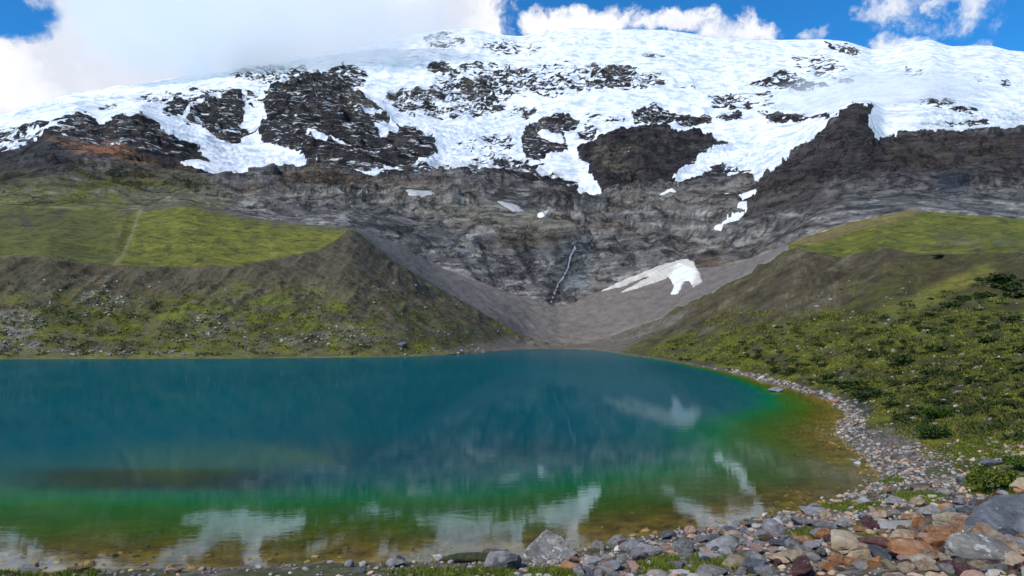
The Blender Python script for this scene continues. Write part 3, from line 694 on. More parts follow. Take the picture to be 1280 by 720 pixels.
V = np.stack([Xg, Yg, Z], -1).reshape(-1, 3)
idx = np.arange(NR * NX).reshape(NR, NX)
Fq = np.stack([idx[:-1, :-1], idx[:-1, 1:], idx[1:, 1:], idx[1:, :-1]], -1).reshape(-1, 4)
att = {'ground_colour': C.reshape(-1, 3), 'snow_colour': SCOL.reshape(-1, 3), 'snow': snow_f.ravel(), 'dust': dust.ravel()}
att0 = {'ground_colour': att['ground_colour']}
fr, fc = np.divmod(np.arange(len(Fq)), NX - 1)
fseg = seg[fr]; fx_ = xs[fc]; fd = dsh[fr, fc]; fsn = snow[fr, fc]; fmr = mrf[fr, fc]
regions = [
    ('lake_bed', (fd < .05) & (fseg <= 2), M_bed, 'amber and green stony lake bed under shallow clear water'),
    ('shore', (fd >= .05) & (fseg <= 1) & ~fmr, M_bank, 'stony shore bank in front of the lake'),
    ('moraine_slope', (fseg == 2) & (fd >= .05) & (fx_ < 700), M_hill, 'brown and green moraine wall across the lake on the left'),
    ('moraine_slope', (((fseg == 2) & (fd >= .05) & (fx_ >= 700)) | (fmr & (fseg <= 1))), M_hill, 'green shrubby moraine slope rising on the right of the lake'),
    ('pasture', (fseg == 3) & (fx_ < 445), M_past, 'sloping green pasture above the left moraine'),
    ('pasture', (fseg == 3) & (fx_ > 985), M_past, 'sloping green pasture above the right moraine'),
    ('scree_slope', (fseg == 3) & (fx_ >= 445) & (fx_ <= 985), M_scree, 'grey scree fan at the head of the lake'),
    ('mountain', (fseg >= 4) & (fsn <= .5), M_mtn, 'dark rock faces and grey slabs of the mountain'),
    ('snowfield', (fseg >= 4) & (fsn > .5), M_mtn, 'snow and glacier ice covering the upper mountain'),
]
for nm, msk, m_, lb in regions:
    v, f, a = sub(msk, V, Fq, att if nm in ('mountain', 'snowfield') else att0)
    if nm in ('mountain', 'snowfield', 'scree_slope'): pass
    link(nm, new_mesh(nm, v, f, a), m_, kind='structure', label=lb)
# ground sheet out to the sides and the horizon, below everything
gv = np.array([(-12000, -3000, -40), (12000, -3000, -40), (12000, 14000, -40), (-12000, 14000, -40)], float)
gm, gt, gb = mat('distant_ground'); gb.inputs['Base Color'].default_value = (.07, .07, .04, 1); gb.inputs['Roughness'].default_value = .95
link('ground', new_mesh('ground', gv, np.array([[0, 1, 2, 3]])), gm, kind='structure', label='wide valley ground reaching the horizon')

# ------------------------------------------------------------------ ground look-ups
def hit(px, py):
    """the nearest ground point seen at that image pixel"""
    c = np.interp(px, xs, np.arange(NX)); c0 = int(min(max(c, 0), NX - 2)); w = c - c0
    yy = Yg[:, c0] * (1 - w) + Yg[:, c0 + 1] * w; zz = Z[:, c0] * (1 - w) + Z[:, c0 + 1] * w
    zz = np.maximum(zz, 0.0)
    p = HZ - (zz - H) * F / yy
    k = int(np.argmax(p <= py))
    if k == 0: k = 1
    w2 = (p[k - 1] - py) / (p[k - 1] - p[k] + 1e-9)
    Y = yy[k - 1] + (yy[k] - yy[k - 1]) * w2
    return (px - CX) / F * Y, Y, zz[k - 1] + (zz[k] - zz[k - 1]) * w2
def ground(X, Y):
    px = CX + F * X / Y; c = np.interp(px, xs, np.arange(NX)); c0 = int(min(max(c, 0), NX - 2)); w = c - c0
    z0 = np.interp(Y, Yg[:, c0], Z[:, c0]); z1 = np.interp(Y, Yg[:, c0 + 1], Z[:, c0 + 1])
    return z0 * (1 - w) + z1 * w

_VP = np.minimum.accumulate(HZ - (np.maximum(Z, 0) - H) * F / Yg, 0)
def groundv(X, Y):
    c = np.clip(np.rint(np.interp(CX + F * X / Y, xs, np.arange(NX))).astype(int), 0, NX - 1); z = np.zeros(len(X))
    for k in np.unique(c):
        q = c == k; z[q] = np.interp(Y[q], Yg[:, k], Z[:, k])
    return z
def hitv(px, py):
    c = np.clip(np.rint(np.interp(px, xs, np.arange(NX))).astype(int), 0, NX - 1); o = np.zeros((3, len(px)))
    for k in np.unique(c):
        q = c == k; r = np.clip(np.searchsorted(-_VP[:, k], -py[q]), 1, NR - 1)
        w = np.clip((_VP[r - 1, k] - py[q]) / (_VP[r - 1, k] - _VP[r, k] + 1e-9), 0, 1)
        o[1, q] = Yg[r - 1, k] * (1 - w) + Yg[r, k] * w; o[2, q] = np.maximum(Z[r - 1, k], 0) * (1 - w) + np.maximum(Z[r, k], 0) * w
    o[0] = (px - CX) / F * o[1]; return o

# ------------------------------------------------------------------ lake water
wmask = (fd < .9) & (fseg <= 2)
WV = V.copy(); depth = np.clip(-Z, -1, 40).ravel(); WV[:, 2] = 0
dk = np.exp(-(((PX - 190) / 165) ** 4 + ((PY * 0 + (HZ + H * F / Yg) - 599) / 14) ** 4)) * (SEG == 1)  # mask of a darker band in the near water on the left
v, f, a = sub(wmask, WV, Fq, {'depth': depth, 'dark_band': dk.ravel()})
m, t, b = mat('lake_water')
t.nt.nodes.remove(b)
pos = t.n('ShaderNodeNewGeometry').outputs['Position']
dp = attr(t, 'depth', 'Fac')
wob = t.math('MULTIPLY', t.math('SUBTRACT', t.noise(pos, .35, 4, .6), .5), .5)
dpn = t.math('ADD', dp, t.math('MULTIPLY', wob, t.sm(dp, .2, 1.2)))
dn = t.math('DIVIDE', dpn, 6.0, clamp=True)
body = t.ramp(dn, [(0, (.10, .075, .006)), (.015, (.070, .075, .004)), (.04, (.045, .125, .008)), (.10, (.003, .130, .030)), (.17, (.0003, .100, .054)), (.32, (.0001, .084, .074)), (.62, (.0001, .078, .080)), (1, (.0001, .070, .084))])
body = t.mix(t.math('MULTIPLY', attr(t, 'dark_band', 'Fac'), .9), body, (.0005, .012, .016))
big_n = t.noise(t.vmath('MULTIPLY', pos, (1, .35, 1)), .035, 5, .6)
body2 = t.vmath('SCALE', body); t.l(t.math('ADD', .62, t.math('MULTIPLY', big_n, .75)), body2.node.inputs['Scale'])
dif = t.n('ShaderNodeBsdfDiffuse'); t.l(body2, dif.inputs[0])
tra = t.n('ShaderNodeBsdfTransparent')
t.l(t.ramp(dn, [(0, (.95, .95, .9)), (.05, (.85, .88, .6)), (.12, (.45, .75, .32)), (.3, (.05, .4, .2)), (1, (0, .1, .1))]), tra.inputs[0])
opq = t.ramp(dn, [(0, 0.0), (.02, .14), (.045, .55), (.10, .88), (.16, 1.0)])
mx = t.n('ShaderNodeMixShader'); t.l(opq, mx.inputs[0]); t.l(tra.outputs[0], mx.inputs[1]); t.l(dif.outputs[0], mx.inputs[2])
gl_ = t.n('ShaderNodeBsdfGlossy'); gl_.inputs['Color'].default_value = (.86, .95, 1, 1)
ln = t.vmath('LENGTH', pos)
t.l(t.math('ADD', .008, t.math('MULTIPLY', t.sm(ln, 25, 260), .11)), gl_.inputs['Roughness'])
rip = t.math('ADD', t.noise(t.vmath('MULTIPLY', pos, (1, 2.2, 1)), 1.6, 4, .6), t.math('MULTIPLY', t.noise(t.vmath('MULTIPLY', pos, (1, 2.5, 1)), .28, 3, .5), 2.0))
bp = t.n('ShaderNodeBump'); bp.inputs['Strength'].default_value = .25; bp.inputs['Distance'].default_value = .0055
t.l(rip, bp.inputs['Height']); t.l(bp.outputs[0], gl_.inputs['Normal'])
fr_ = t.n('ShaderNodeFresnel'); fr_.inputs[0].default_value = 1.333; t.l(bp.outputs[0], fr_.inputs['Normal'])
frm = t.math('MULTIPLY', fr_.outputs[0], 1.0)
frc = t.math('MINIMUM', frm, t.math('ADD', t.math('ADD', .15, t.math('MULTIPLY', t.sm(ln, 48, 28), .34)), t.math('MULTIPLY', t.sm(ln, 120, 330), .25)))
m2 = t.n('ShaderNodeMixShader'); t.l(frc, m2.inputs[0]); t.l(mx.outputs[0], m2.inputs[1]); t.l(gl_.outputs[0], m2.inputs[2])
t.l(m2.outputs[0], [n for n in t.nt.nodes if n.type == 'OUTPUT_MATERIAL'][0].inputs[0])
M_water = m
link('lake_water', new_mesh('lake_water', v, f, a), M_water, kind='structure', label='still teal glacial lake turning green and amber near the shore')


# ------------------------------------------------------------------ snow patches lying apart from the snowfield
m, t, b = mat('old_snow'); t.l(attr(t, 'ground_colour'), b.inputs['Base Color']); b.inputs['Roughness'].default_value = .6
pos = t.n('ShaderNodeNewGeometry').outputs['Position']
bp = t.n('ShaderNodeBump'); bp.inputs['Strength'].default_value = .7; bp.inputs['Distance'].default_value = 2.5; t.l(t.noise(pos, .22, 5, .6), bp.inputs['Height']); t.l(bp.outputs[0], b.inputs['Normal'])
M_snow = m
def patch(name, polys, label, cat, group, th=2.5, segs=(3, 4, 5), col=(.86, .87, .88), mat_=None, warp=2., fe=1.5, fn=1.0, tint=None):
    mk = np.zeros_like(PX)
    for p in polys: mk = np.maximum(mk, pm(p, fe, warp, fn))
    mk = mk * np.isin(SEG, segs)
    fm = np.maximum.reduce([mk[:-1, :-1], mk[1:, :-1], mk[:-1, 1:], mk[1:, 1:]]).ravel() > .12
    if fm.sum() < 4: return None
    PV = V.copy(); PV[:, 2] += (th * 1.4 * (mk - .35)).ravel()
    cc = np.zeros(PX.shape + (3,)); cc[:] = col
    if tint: cc = tint(cc)
    v, f, a = sub(fm, PV, Fq, {'ground_colour': cc.reshape(-1, 3)})
    lab = np.arange(len(v))
    for _ in range(900):                       # keep the largest connected piece
        mn = lab[f].min(1); new = lab.copy(); np.minimum.at(new, f.ravel(), np.repeat(mn, 4))
        if (new == lab).all(): break
        lab = new
    ids, n_ = np.unique(lab[f[:, 0]], return_counts=True); kf = lab[f[:, 0]] == ids[n_.argmax()]
    v, f, a = sub(kf, v, f, a)
    c = v.mean(0); o = link(name, new_mesh(name, v - c, f, a), mat_ or M_snow, label, cat, group); o.location = c
    return o
def cream(cc):
    cc = mixc(cc, np.ones_like(PX) * .85, (.60, .52, .41))
    cc = mixc(cc, pm([(848, 330), (872, 340), (860, 365), (838, 372), (835, 350)], 3, 3, 2), (.86, .86, .84))
    return mixc(cc, sstep(.1, .4, fbm((PX * .45 + PY) / 2.2, (PX - PY) / 60, 3, 205)) * .6, (.36, .29, .22))
G_SN = 'snow patches left on the rocks below the glacier'
for kd_, q_, lb_ in PATCHES:
    patch('snow_patch', [q_], lb_, 'snow patch', G_SN, 1.6 if kd_ == 'cream' else 2.2, (3, 4) if kd_ == 'cream' else (4, 5, 6), tint=cream if kd_ == 'cream' else None, col=(.40, .38, .36) if kd_ == 'grey' else (.74, .73, .71), warp=2, fe=1.3, fn=1.6)
def strip(pts, w):
    L = [(x - w[i], y) for i, (x, y) in enumerate(pts)]; Rr = [(x + w[i], y) for i, (x, y) in enumerate(pts)]
    return L + Rr[::-1]
m, t, b = mat('white_water'); b.inputs['Base Color'].default_value = (.21, .225, .245, 1); b.inputs['Roughness'].default_value = .35; M_fall = m
patch('waterfall', [strip([(706, 300), (716, 303), (719, 310), (713, 320), (710, 335), (705, 345), (699, 353), (693, 366), (689, 378)], [.5, .6, .8, .6, .6, .7, .7, .6, .5])], 'thin white waterfall running down the grey slabs to the scree', 'waterfall', None, .5, (3, 4, 5), mat_=M_fall, warp=1, fe=.7, fn=2.0)
patch('waterfall', [strip([(362, 249), (368, 256), (372, 260)], [1, 1.2, 1])], 'short white cascade on the dark rock above the left pasture', 'waterfall', None, 1.5, (4, 5), mat_=M_fall, warp=1, fe=.8, fn=1)

# ------------------------------------------------------------------ stones
def ico(level):
    bm = bmesh.new(); bmesh.ops.create_icosphere(bm, subdivisions=level, radius=1)
    v = np.array([x.co[:] for x in bm.verts]); f = np.array([[w.index for w in q.verts] for q in bm.faces]); bm.free(); return v, f
ICO = {k: ico(k) for k in (1, 2, 3, 4, 5)}
def n3(p, s, seed, o=3): return (fbm(p[:, 0] * s + p[:, 2] * .7 * s, p[:, 1] * s - p[:, 2] * .5 * s, o, seed) + fbm(p[:, 2] * s + 9, p[:, 0] * s * .8, o, seed + 3)) * .7
def rockshape(level, seed, cuts=13, soft=26., rough_=.05, size=(1, .8, .6), layered=0):
    g = np.random.default_rng(seed); v, f = ICO[level]; v = v.copy()
    nrm = g.normal(size=(cuts, 3)); nrm /= np.linalg.norm(nrm, axis=1)[:, None]; dd = g.uniform(.38, .92, cuts)
    dot = v @ nrm.T; r = np.where(dot > .05, dd / np.maximum(dot, .05), 9)
    r = np.minimum(r, 1.15); r = -np.log(np.exp(-soft * r).sum(1) + np.exp(-soft * 1.1)) / soft
    v = v * r[:, None]
    if level >= 3: v += v * (n3(v, 2.2, seed) * rough_ * 2 + n3(v, 6, seed + 1) * rough_ * .9 - np.abs(n3(v, 3.5, seed + 2)) * rough_ * 2.2)[:, None]
    if layered:
        k = v[:, 2] * 1 + v[:, 0] * .25 + n3(v, 2, seed + 5) * .12
        v[:, :2] *= (1 + layered * (np.abs((k * 4.2) % 1 - .5) - .25))[:, None]
    v *= np.array(size); v[:, 2] -= v[:, 2].min() + .28 * np.ptp(v[:, 2])
    return v, f
STONE = {  # kind -> (three colours, lichen amount)
    'grey': [(.095, .090, .085), (.215, .205, .195), (.36, .345, .325), .35], 'slate blue': [(.050, .054, .062), (.105, .112, .125), (.20, .205, .215), .12],
    'pale grey': [(.20, .195, .19), (.31, .30, .285), (.42, .40, .37), .3], 'rust orange': [(.17, .065, .025), (.36, .17, .075), (.50, .33, .20), .2],
    'maroon': [(.050, .022, .022), (.105, .045, .042), (.19, .10, .09), .12], 'tan': [(.22, .15, .085), (.40, .30, .19), (.54, .46, .34), .2],
    'brown': [(.060, .040, .026), (.13, .09, .06), (.24, .18, .13), .2], 'lavender grey': [(.13, .112, .115), (.26, .235, .235), (.40, .37, .36), .2],
    'pinkish': [(.26, .14, .10), (.42, .26, .20), (.52, .38, .30), .15], 'cream and rust': [(.27, .105, .045), (.46, .36, .24), (.60, .55, .44), .5], 'white': [(.40, .38, .35), (.55, .53, .50), (.66, .64, .60), .0],
    'lichen grey': [(.085, .078, .070), (.21, .195, .17), (.38, .35, .29), 1.0]}
def stone_mat(kind):
    c0, c1, c2, li = STONE[kind]
    m, t, b = mat(kind.replace(' ', '_') + '_stone')
    ti = t.n('ShaderNodeTexCoord').outputs['Object']; oi = t.n('ShaderNodeObjectInfo').outputs['Random']
    off = t.vmath('SCALE', (37, 19, 11)); t.l(oi, off.node.inputs['Scale'])
    p = t.vmath('ADD', ti, off)
    n = t.noise(p, 2.2, 8, .65, .6); c = t.ramp(n, [(.30, c0), (.5, c1), (.70, c2)])
    rust = t.sm(t.noise(p, 1.3, 4, .6), .56, .72); c = t.mix(t.math('MULTIPLY', rust, .45), c, tuple(min(1, x * y) for x, y in zip(c1, (1.5, .85, .45))))
    spk = t.noise(p, 22, 5, .7); c = t.mix(t.math('MULTIPLY', t.sm(spk, .60, .70), .55), c, (.03, .028, .026))
    if li:
        l1 = t.noise(p, 5.5, 6, .72, .4); c = t.mix(t.math('MULTIPLY', t.sm(l1, .62 - .07 * li, .66 - .04 * li), min(.9, .4 + .5 * li)), c, (.58, .57, .53))
    vn = t.noise(t.vmath('MULTIPLY', p, (1, 1, 6)), 2.5, 5, .6); c = t.mix(t.math('MULTIPLY', t.sm(vn, .55, .7), .35), c, tuple(x * .45 for x in c0))
    s_ = t.vmath('SCALE', c); t.l(t.math('ADD', .78, t.math('MULTIPLY', oi, .42)), s_.node.inputs['Scale'])
    t.l(s_, b.inputs['Base Color']); b.inputs['Roughness'].default_value = .88; b.inputs['Specular IOR Level'].default_value = .2
    bp = t.n('ShaderNodeBump'); bp.inputs['Strength'].default_value = 1.0; bp.inputs['Distance'].default_value = .11
    t.l(t.math('ADD', t.noise(p, 4, 12, .75, .6), t.math('MULTIPLY', vn, .35)), bp.inputs['Height']); t.l(bp.outputs[0], b.inputs['Normal'])
    return m
SM = {k: stone_mat(k) for k in STONE}
# the stones that stand out: centre x, foot y, width, height in image pixels, kind, shape words..., label
BIG = [
 (1222, 709, 80, 40, 'lichen grey', 5, 0, 'big grey boulder covered in white lichen spots, lying over a black hollow', 'the lichen-spotted boulder'),
 (1246, 698, 70, 42, 'cream and rust', 8, 0, 'pale cream boulder leaning behind the lichen-spotted boulder', 'the pale cream boulder'),
 (1281, 674, 92, 56, 'slate blue', 21, 0, 'large dark slate-blue boulder cut by the right edge of the view', 'the dark slate boulder'),
 (1150, 731, 76, 38, 'grey', 34, 0, 'broad grey-beige boulder at the bottom below the rust-orange slab', 'the broad grey boulder'),
 (1148, 698, 66, 22, 'rust orange', 41, 1, 'long rust-orange slab resting above the broad grey boulder', 'the rust-orange slab'),
 (1096, 686, 50, 18, 'maroon', 47, 1, 'dark maroon slab with a shadowed underside beside the tan slab', 'the dark maroon slab'),
 (1198, 669, 52, 27, 'cream and rust', 58, 0, 'cream and rust mottled boulder above the lichen-spotted boulder', 'the mottled cream boulder'),
 (1221, 651, 48, 21, 'slate blue', 62, 0, 'smooth blue-grey boulder left of the dark slate boulder', 'the smooth blue-grey boulder'),
 (1162, 667, 25, 20, 'brown', 70, 0, 'rounded olive-brown stone left of the mottled cream boulder', 'the olive-brown stone'),
 (1055, 691, 54, 24, 'tan', 77, 1, 'wide flat tan-orange slab left of the dark maroon slab', 'the wide tan slab'),
 (1118, 660, 50, 11, 'pale grey', 83, 1, 'long pale grey slab behind the maroon slab', 'the long pale slab'),
 (1232, 661, 34, 15, 'rust orange', 88, 0, 'flat orange stone wedged right of the mottled cream boulder', 'the wedged orange stone'),
 (1203, 728, 42, 22, 'rust orange', 94, 0, 'ochre stone underneath the lichen-spotted boulder', 'the ochre stone'),
 (1134, 685, 32, 22, 'tan', 99, 0, 'blocky beige-grey stone between the maroon slab and the rust-orange slab', 'the blocky beige stone'),
 (1166, 679, 33, 13, 'pinkish', 101, 1, 'flat reddish-brown slab directly behind the rust-orange slab', 'the reddish-brown slab'),
 (1192, 643, 30, 14, 'rust orange', 104, 1, 'flat pinkish-rust slab above the mottled cream boulder', 'the pinkish slab'),
 (1149, 664, 15, 20, 'rust orange', 110, 0, 'small upright rust-red stone left of the olive-brown stone', 'the rust-red stone'),
 (1189, 690, 22, 18, 'slate blue', 115, 0, 'dark blue-grey stone in the gap right of the rust-orange slab', 'the dark gap stone'),
 (1271, 713, 34, 22, 'tan', 120, 0, 'yellowish stone at the bottom right corner under the pale cream boulder', 'the yellowish corner stone'),
 (1268, 730, 50, 22, 'rust orange', 122, 0, 'orange stone cut by the bottom right corner', 'the orange corner stone'),
 (1166, 649, 20, 11, 'lavender grey', 126, 0, 'rounded lavender-grey stone above the rust-red stone', 'the lavender-grey stone'),
 (1155, 611, 30, 8, 'brown', 131, 1, 'flat brown slab on the gravel left of the bright green bush', 'the flat brown slab'),
 (1246, 582, 28, 9, 'slate blue', 136, 0, 'flat dark blue-grey stone above the right green bush', 'the flat blue-grey stone'),
 (1282, 616, 28, 19, 'tan', 138, 0, 'pale tan boulder on the right edge just below the green bushes', 'the pale edge boulder'),
 (1252, 628, 34, 11, 'maroon', 139, 1, 'dark maroon slab between the bright bush and the dark slate boulder', 'the upper maroon slab'),
 (1091, 666, 20, 15, 'maroon', 141, 0, 'dark red stone at the left end of the long pale slab', 'the dark red stone'),
 (1075, 703, 30, 13, 'tan', 143, 0, 'squat tan stone in front of the wide tan slab', 'the squat tan stone'),
 (1098, 710, 26, 14, 'rust orange', 144, 0, 'rusty block in front of the dark maroon slab', 'the rusty block'),
 (1116, 722, 24, 12, 'pinkish', 145, 0, 'pinkish stone left of the broad grey boulder', 'the pinkish stone'),
 (1038, 716, 30, 14, 'rust orange', 146, 1, 'flat orange-brown stone low in the frame under the small white stone', 'the low orange-brown stone'),
 (1010, 712, 26, 11, 'pale grey', 147, 0, 'pale blue-grey stone right of the pinkish-tan slab', 'the pale blue-grey stone'),
 (683, 703, 74, 40, 'lichen grey', 150, 2, 'big dark layered boulder standing at the water edge near the middle', 'the layered waterside boulder'),
 (631, 716, 48, 28, 'grey', 157, 0, 'pale grey wedge-shaped boulder just left of the layered waterside boulder', 'the grey wedge boulder'),
 (625, 696, 38, 8, 'brown', 163, 1, 'low flat brown slab in the water edge left of the layered waterside boulder', 'the flat waterside slab'),
 (980, 703, 48, 15, 'tan', 168, 1, 'flat pinkish-tan slab on the mossy ground left of the small white stone', 'the pinkish-tan slab'),
 (1033, 694, 15, 8, 'white', 173, 0, 'small clean white stone left of the wide tan slab', 'the small white stone'),
 (926, 712, 56, 14, 'tan', 178, 1, 'long narrow tan rib of rock slanting out of the moss', 'the narrow tan rib'),
 (905, 690, 42, 20, 'grey', 184, 0, 'dark grey boulder right of the moss patch at the water edge', 'the dark shoreline boulder'),
 (803, 690, 26, 14, 'slate blue', 189, 0, 'dark stone at the water edge left end of the cobbles', 'the dark water-edge stone'),
 (813, 697, 30, 12, 'lavender grey', 193, 0, 'flat lavender-grey stone just below the dark water-edge stone', 'the lavender flat stone'),
 (738, 708, 26, 12, 'pale grey', 198, 0, 'pale grey lichen stone right of the layered waterside boulder', 'the pale waterside stone'),
 (715, 714, 34, 12, 'rust orange', 202, 1, 'flat orange-red stone in front of the layered waterside boulder', 'the flat orange-red stone'),
 (765, 716, 34, 14, 'grey', 206, 0, 'rough grey stone below the pale waterside stone', 'the rough grey stone'),
 (548, 702, 15, 9, 'white', 211, 0, 'small white stone at the end of the dark mossy bank', 'the mossy-bank white stone'),
 (583, 710, 14, 6, 'slate blue', 216, 1, 'thin blue-grey stone in the moss in front of the dark bank', 'the thin blue-grey stone'),
 (498, 710, 26, 12, 'grey', 220, 0, 'grey stone heap leader left of the mossy-bank white stone', 'the left grey stone'),
 (888, 700, 34, 10, 'pale grey', 224, 1, 'jagged pale grey stone above the narrow tan rib', 'the jagged pale stone'),
 (1018, 641, 34, 8, 'lavender grey', 228, 1, 'flat lavender stone at the tip of the water under the green shelf', 'the flat shelf stone'),
 (1085, 630, 26, 9, 'grey', 233, 0, 'grey stone on the gravel beside the last bend of the shore', 'the bend stone'),
 (969, 490, 17, 6, 'lavender grey', 238, 0, 'grey rock standing in the shallow water off the right shore', 'the rock off the right shore'),
 (1072, 580, 9, 4, 'white', 243, 1, 'small pale stone alone in the shallow water by the right bend', 'the lone shallow stone'),
 (501, 434, 13, 7, 'slate blue', 247, 0, 'dark boulder on the far left shore below the moraine', 'the far shore boulder'),
 (90, 445, 8, 4, 'pale grey', 251, 0, 'pale boulder low on the far left shore', 'the pale far boulder'),
 (35, 714, 34, 8, 'grey', 256, 1, 'flat grey stone in the moss at the bottom left corner', 'the corner moss stone'),
 (98, 713, 26, 6, 'brown', 260, 1, 'low brown stone at the water edge near the bottom left corner', 'the low brown stone'),
]
SMALLW = 0
big_xy = []
def set_stone(o, X, Y, zb, w, dpt, h, rot, tilt=(0, 0)):
    o.location = (X, Y, zb); o.scale = (w, dpt, h); o.rotation_euler = (tilt[0], tilt[1], rot)
for (px, py, w, h, kind, sd_, sh_, lb, short) in BIG:
    if py > 719: X, Y, zb = hit(px, 719); Y -= .012 * (py - 719) * Y; X = (px - CX) / F * Y; zb = float(ground(X, Y))
    else: X, Y, zb = hit(px, py - h * .12)
    v, f = rockshape(5 if w > 60 else 4, sd_, 12 if sh_ != 1 else 10, 200, .05, (1, .82, .62 if sh_ != 1 else .45), .10 if sh_ == 2 else 0)
    wv_, hv_ = np.ptp(v[:, 0]), v[:, 2].max()
    sw = w * Y / F / wv_; sh2 = max(h * .98 * Y / F / hv_ - (np.ptp(v[:, 1]) * sw * .5) * .18 / hv_, .4 * h * Y / F / hv_)
    o = link('boulder' if w > 40 else 'stone', new_mesh('boulder' if w > 40 else 'stone', v * np.array([sw, sw, sh2]), f), SM[kind], lb, 'boulder' if w > 40 else 'stone')
    o.data.set_sharp_from_angle(angle=R(20))
    o.location = (X, Y + sw * .2, zb); o.rotation_euler = (R(random.uniform(-4, 4)), R({5: 6, 41: 9, 178: 16, 21: -22}.get(sd_, random.uniform(-5, 5))), 0)
    big_xy.append((X, Y, w * Y / F * .5, px, py, short))
print('big stones', len(BIG))

# scattered stones of the bank and beach
AREA = np.array([(905, 459), (960, 472), (1005, 483), (1050, 498), (1076, 512), (1082, 528), (1080, 542), (1095, 552), (1130, 560), (1200, 552), (1290, 535), (1400, 540), (1400, 900), (-150, 900), (-150, 690), (500, 690), (800, 660), (1000, 600), (1030, 540), (990, 495), (930, 470)], float)
cand = []
g = np.random.default_rng(11)
def scatter(n, x0, x1, y0, y1, smin, smax, pw, cond=None):
    X = g.uniform(x0, x1, n); Y = g.uniform(y0, y1, n); s_ = smin * (smax / smin) ** (g.random(n) ** pw)
    px = CX + F * X / Y; ok = (px > -40) & (px < 1330)
    X, Y, s_, px = X[ok], Y[ok], s_[ok], px[ok]
    dd = sdf(X, Y, SHORE); ok = (dd > -.9) & (dd < 22); X, Y, s_, px, dd = X[ok], Y[ok], s_[ok], px[ok], dd[ok]
    z = groundv(X, Y)
    py = HZ - (z - H) * F / Y
    ins = inside(px, py, AREA) | (np.abs(dd - .1) < .25)
    gr = np.zeros(len(px), bool)
    for q in GREEN: gr |= inside(px, py, np.array(q))
    s_ = s_ * (1 - .35 * sstep(650, 560, px) * (py > 680))
    pr_ = np.where(ins, 1., .03) * (1 - .62 * sstep(620, 430, px) * (py > 680)) * np.where(gr, .16, 1.) * np.where(dd < 0, .22 * np.exp(dd * 2.2), 1.)
    pr_ *= np.where((px > 1100) & (py < 600), np.where(fbm(X / 2.2, Y / 2.2, 2, 300) > -.05, .9, .12), 1)
    ok = (g.random(len(px)) < pr_) & (py < 745) & (z < 4.6)
    for k in np.nonzero(ok)[0]: cand.append((s_[k], X[k], Y[k], z[k], px[k], py[k], dd[k]))
scatter(1500, -18, 22, 7, 26, .20, .46, 2.2)
scatter(700, 3, 18, 7, 22, .25, .62, 1.8)
scatter(26000, -22, 26, 7, 36, .07, .28, 1.5)
scatter(26000, 10, 50, 26, 62, .08, .32, 1.5)
scatter(6000, 20, 60, 45, 120, .2, .6, 1.7)
scatter(3000, 24, 60, 60, 150, .3, .9, 1.7)
cand.sort(key=lambda c: -c[0])
cell, placed = {}, []
def free(X, Y, r):
    i, j = int(X // .6), int(Y // .6)
    for a in (i - 1, i, i + 1):
        for b_ in (j - 1, j, j + 1):
            for (x, y, q) in cell.get((a, b_), ()):
                if (x - X) ** 2 + (y - Y) ** 2 < (.80 * (r + q)) ** 2: return False
    return True
for c in cand:
    r = c[0] / 2
    if any((bx - c[1]) ** 2 + (by - c[2]) ** 2 < (br * .72) ** 2 for bx, by, br, *_ in big_xy): continue
    if c[2] < 60 and not free(c[1], c[2], r): continue
    cell.setdefault((int(c[1] // .6), int(c[2] // .6)), []).append((c[1], c[2], r)); placed.append(c)
placed.sort(key=lambda c: -c[0] / c[2] * (1 if -20 < c[4] < 1300 and c[5] < 722 else .0))
KINDS = list(STONE)
def kind_for(px, py):
    warm = sstep(900, 1150, px) * sstep(600, 650, py)
    cw = 1 - .55 * warm; p = np.array([3.6 * cw, 1.7 * cw, 2.2, .5 + 2.2 * warm, .7 + .6 * warm, .8 + 1.5 * warm, 1.0 + .6 * warm, 1.3 * cw, 1.1 + .5 * warm, .2 + 1.1 * warm, .12, .6])
    return KINDS[int(g.choice(len(KINDS), p=p / p.sum()))]
VAR = [rockshape(3, 400 + i, 9, 260, .035, (1, g.uniform(.65, .95), g.uniform(.38, .75))) for i in range(14)]
VARM = [new_mesh('stone', v, f) for v, f in VAR]
for me in VARM: me.set_sharp_from_angle(angle=R(24))
for me in VARM: me.materials.append(SM['grey'])
flatw = ['flat' if np.ptp(v[:, 2]) < .85 else ('blocky' if i % 2 else 'rounded') for i, (v, f) in enumerate(VAR)]
N_IND = 252 - 0
used = {}
src = None
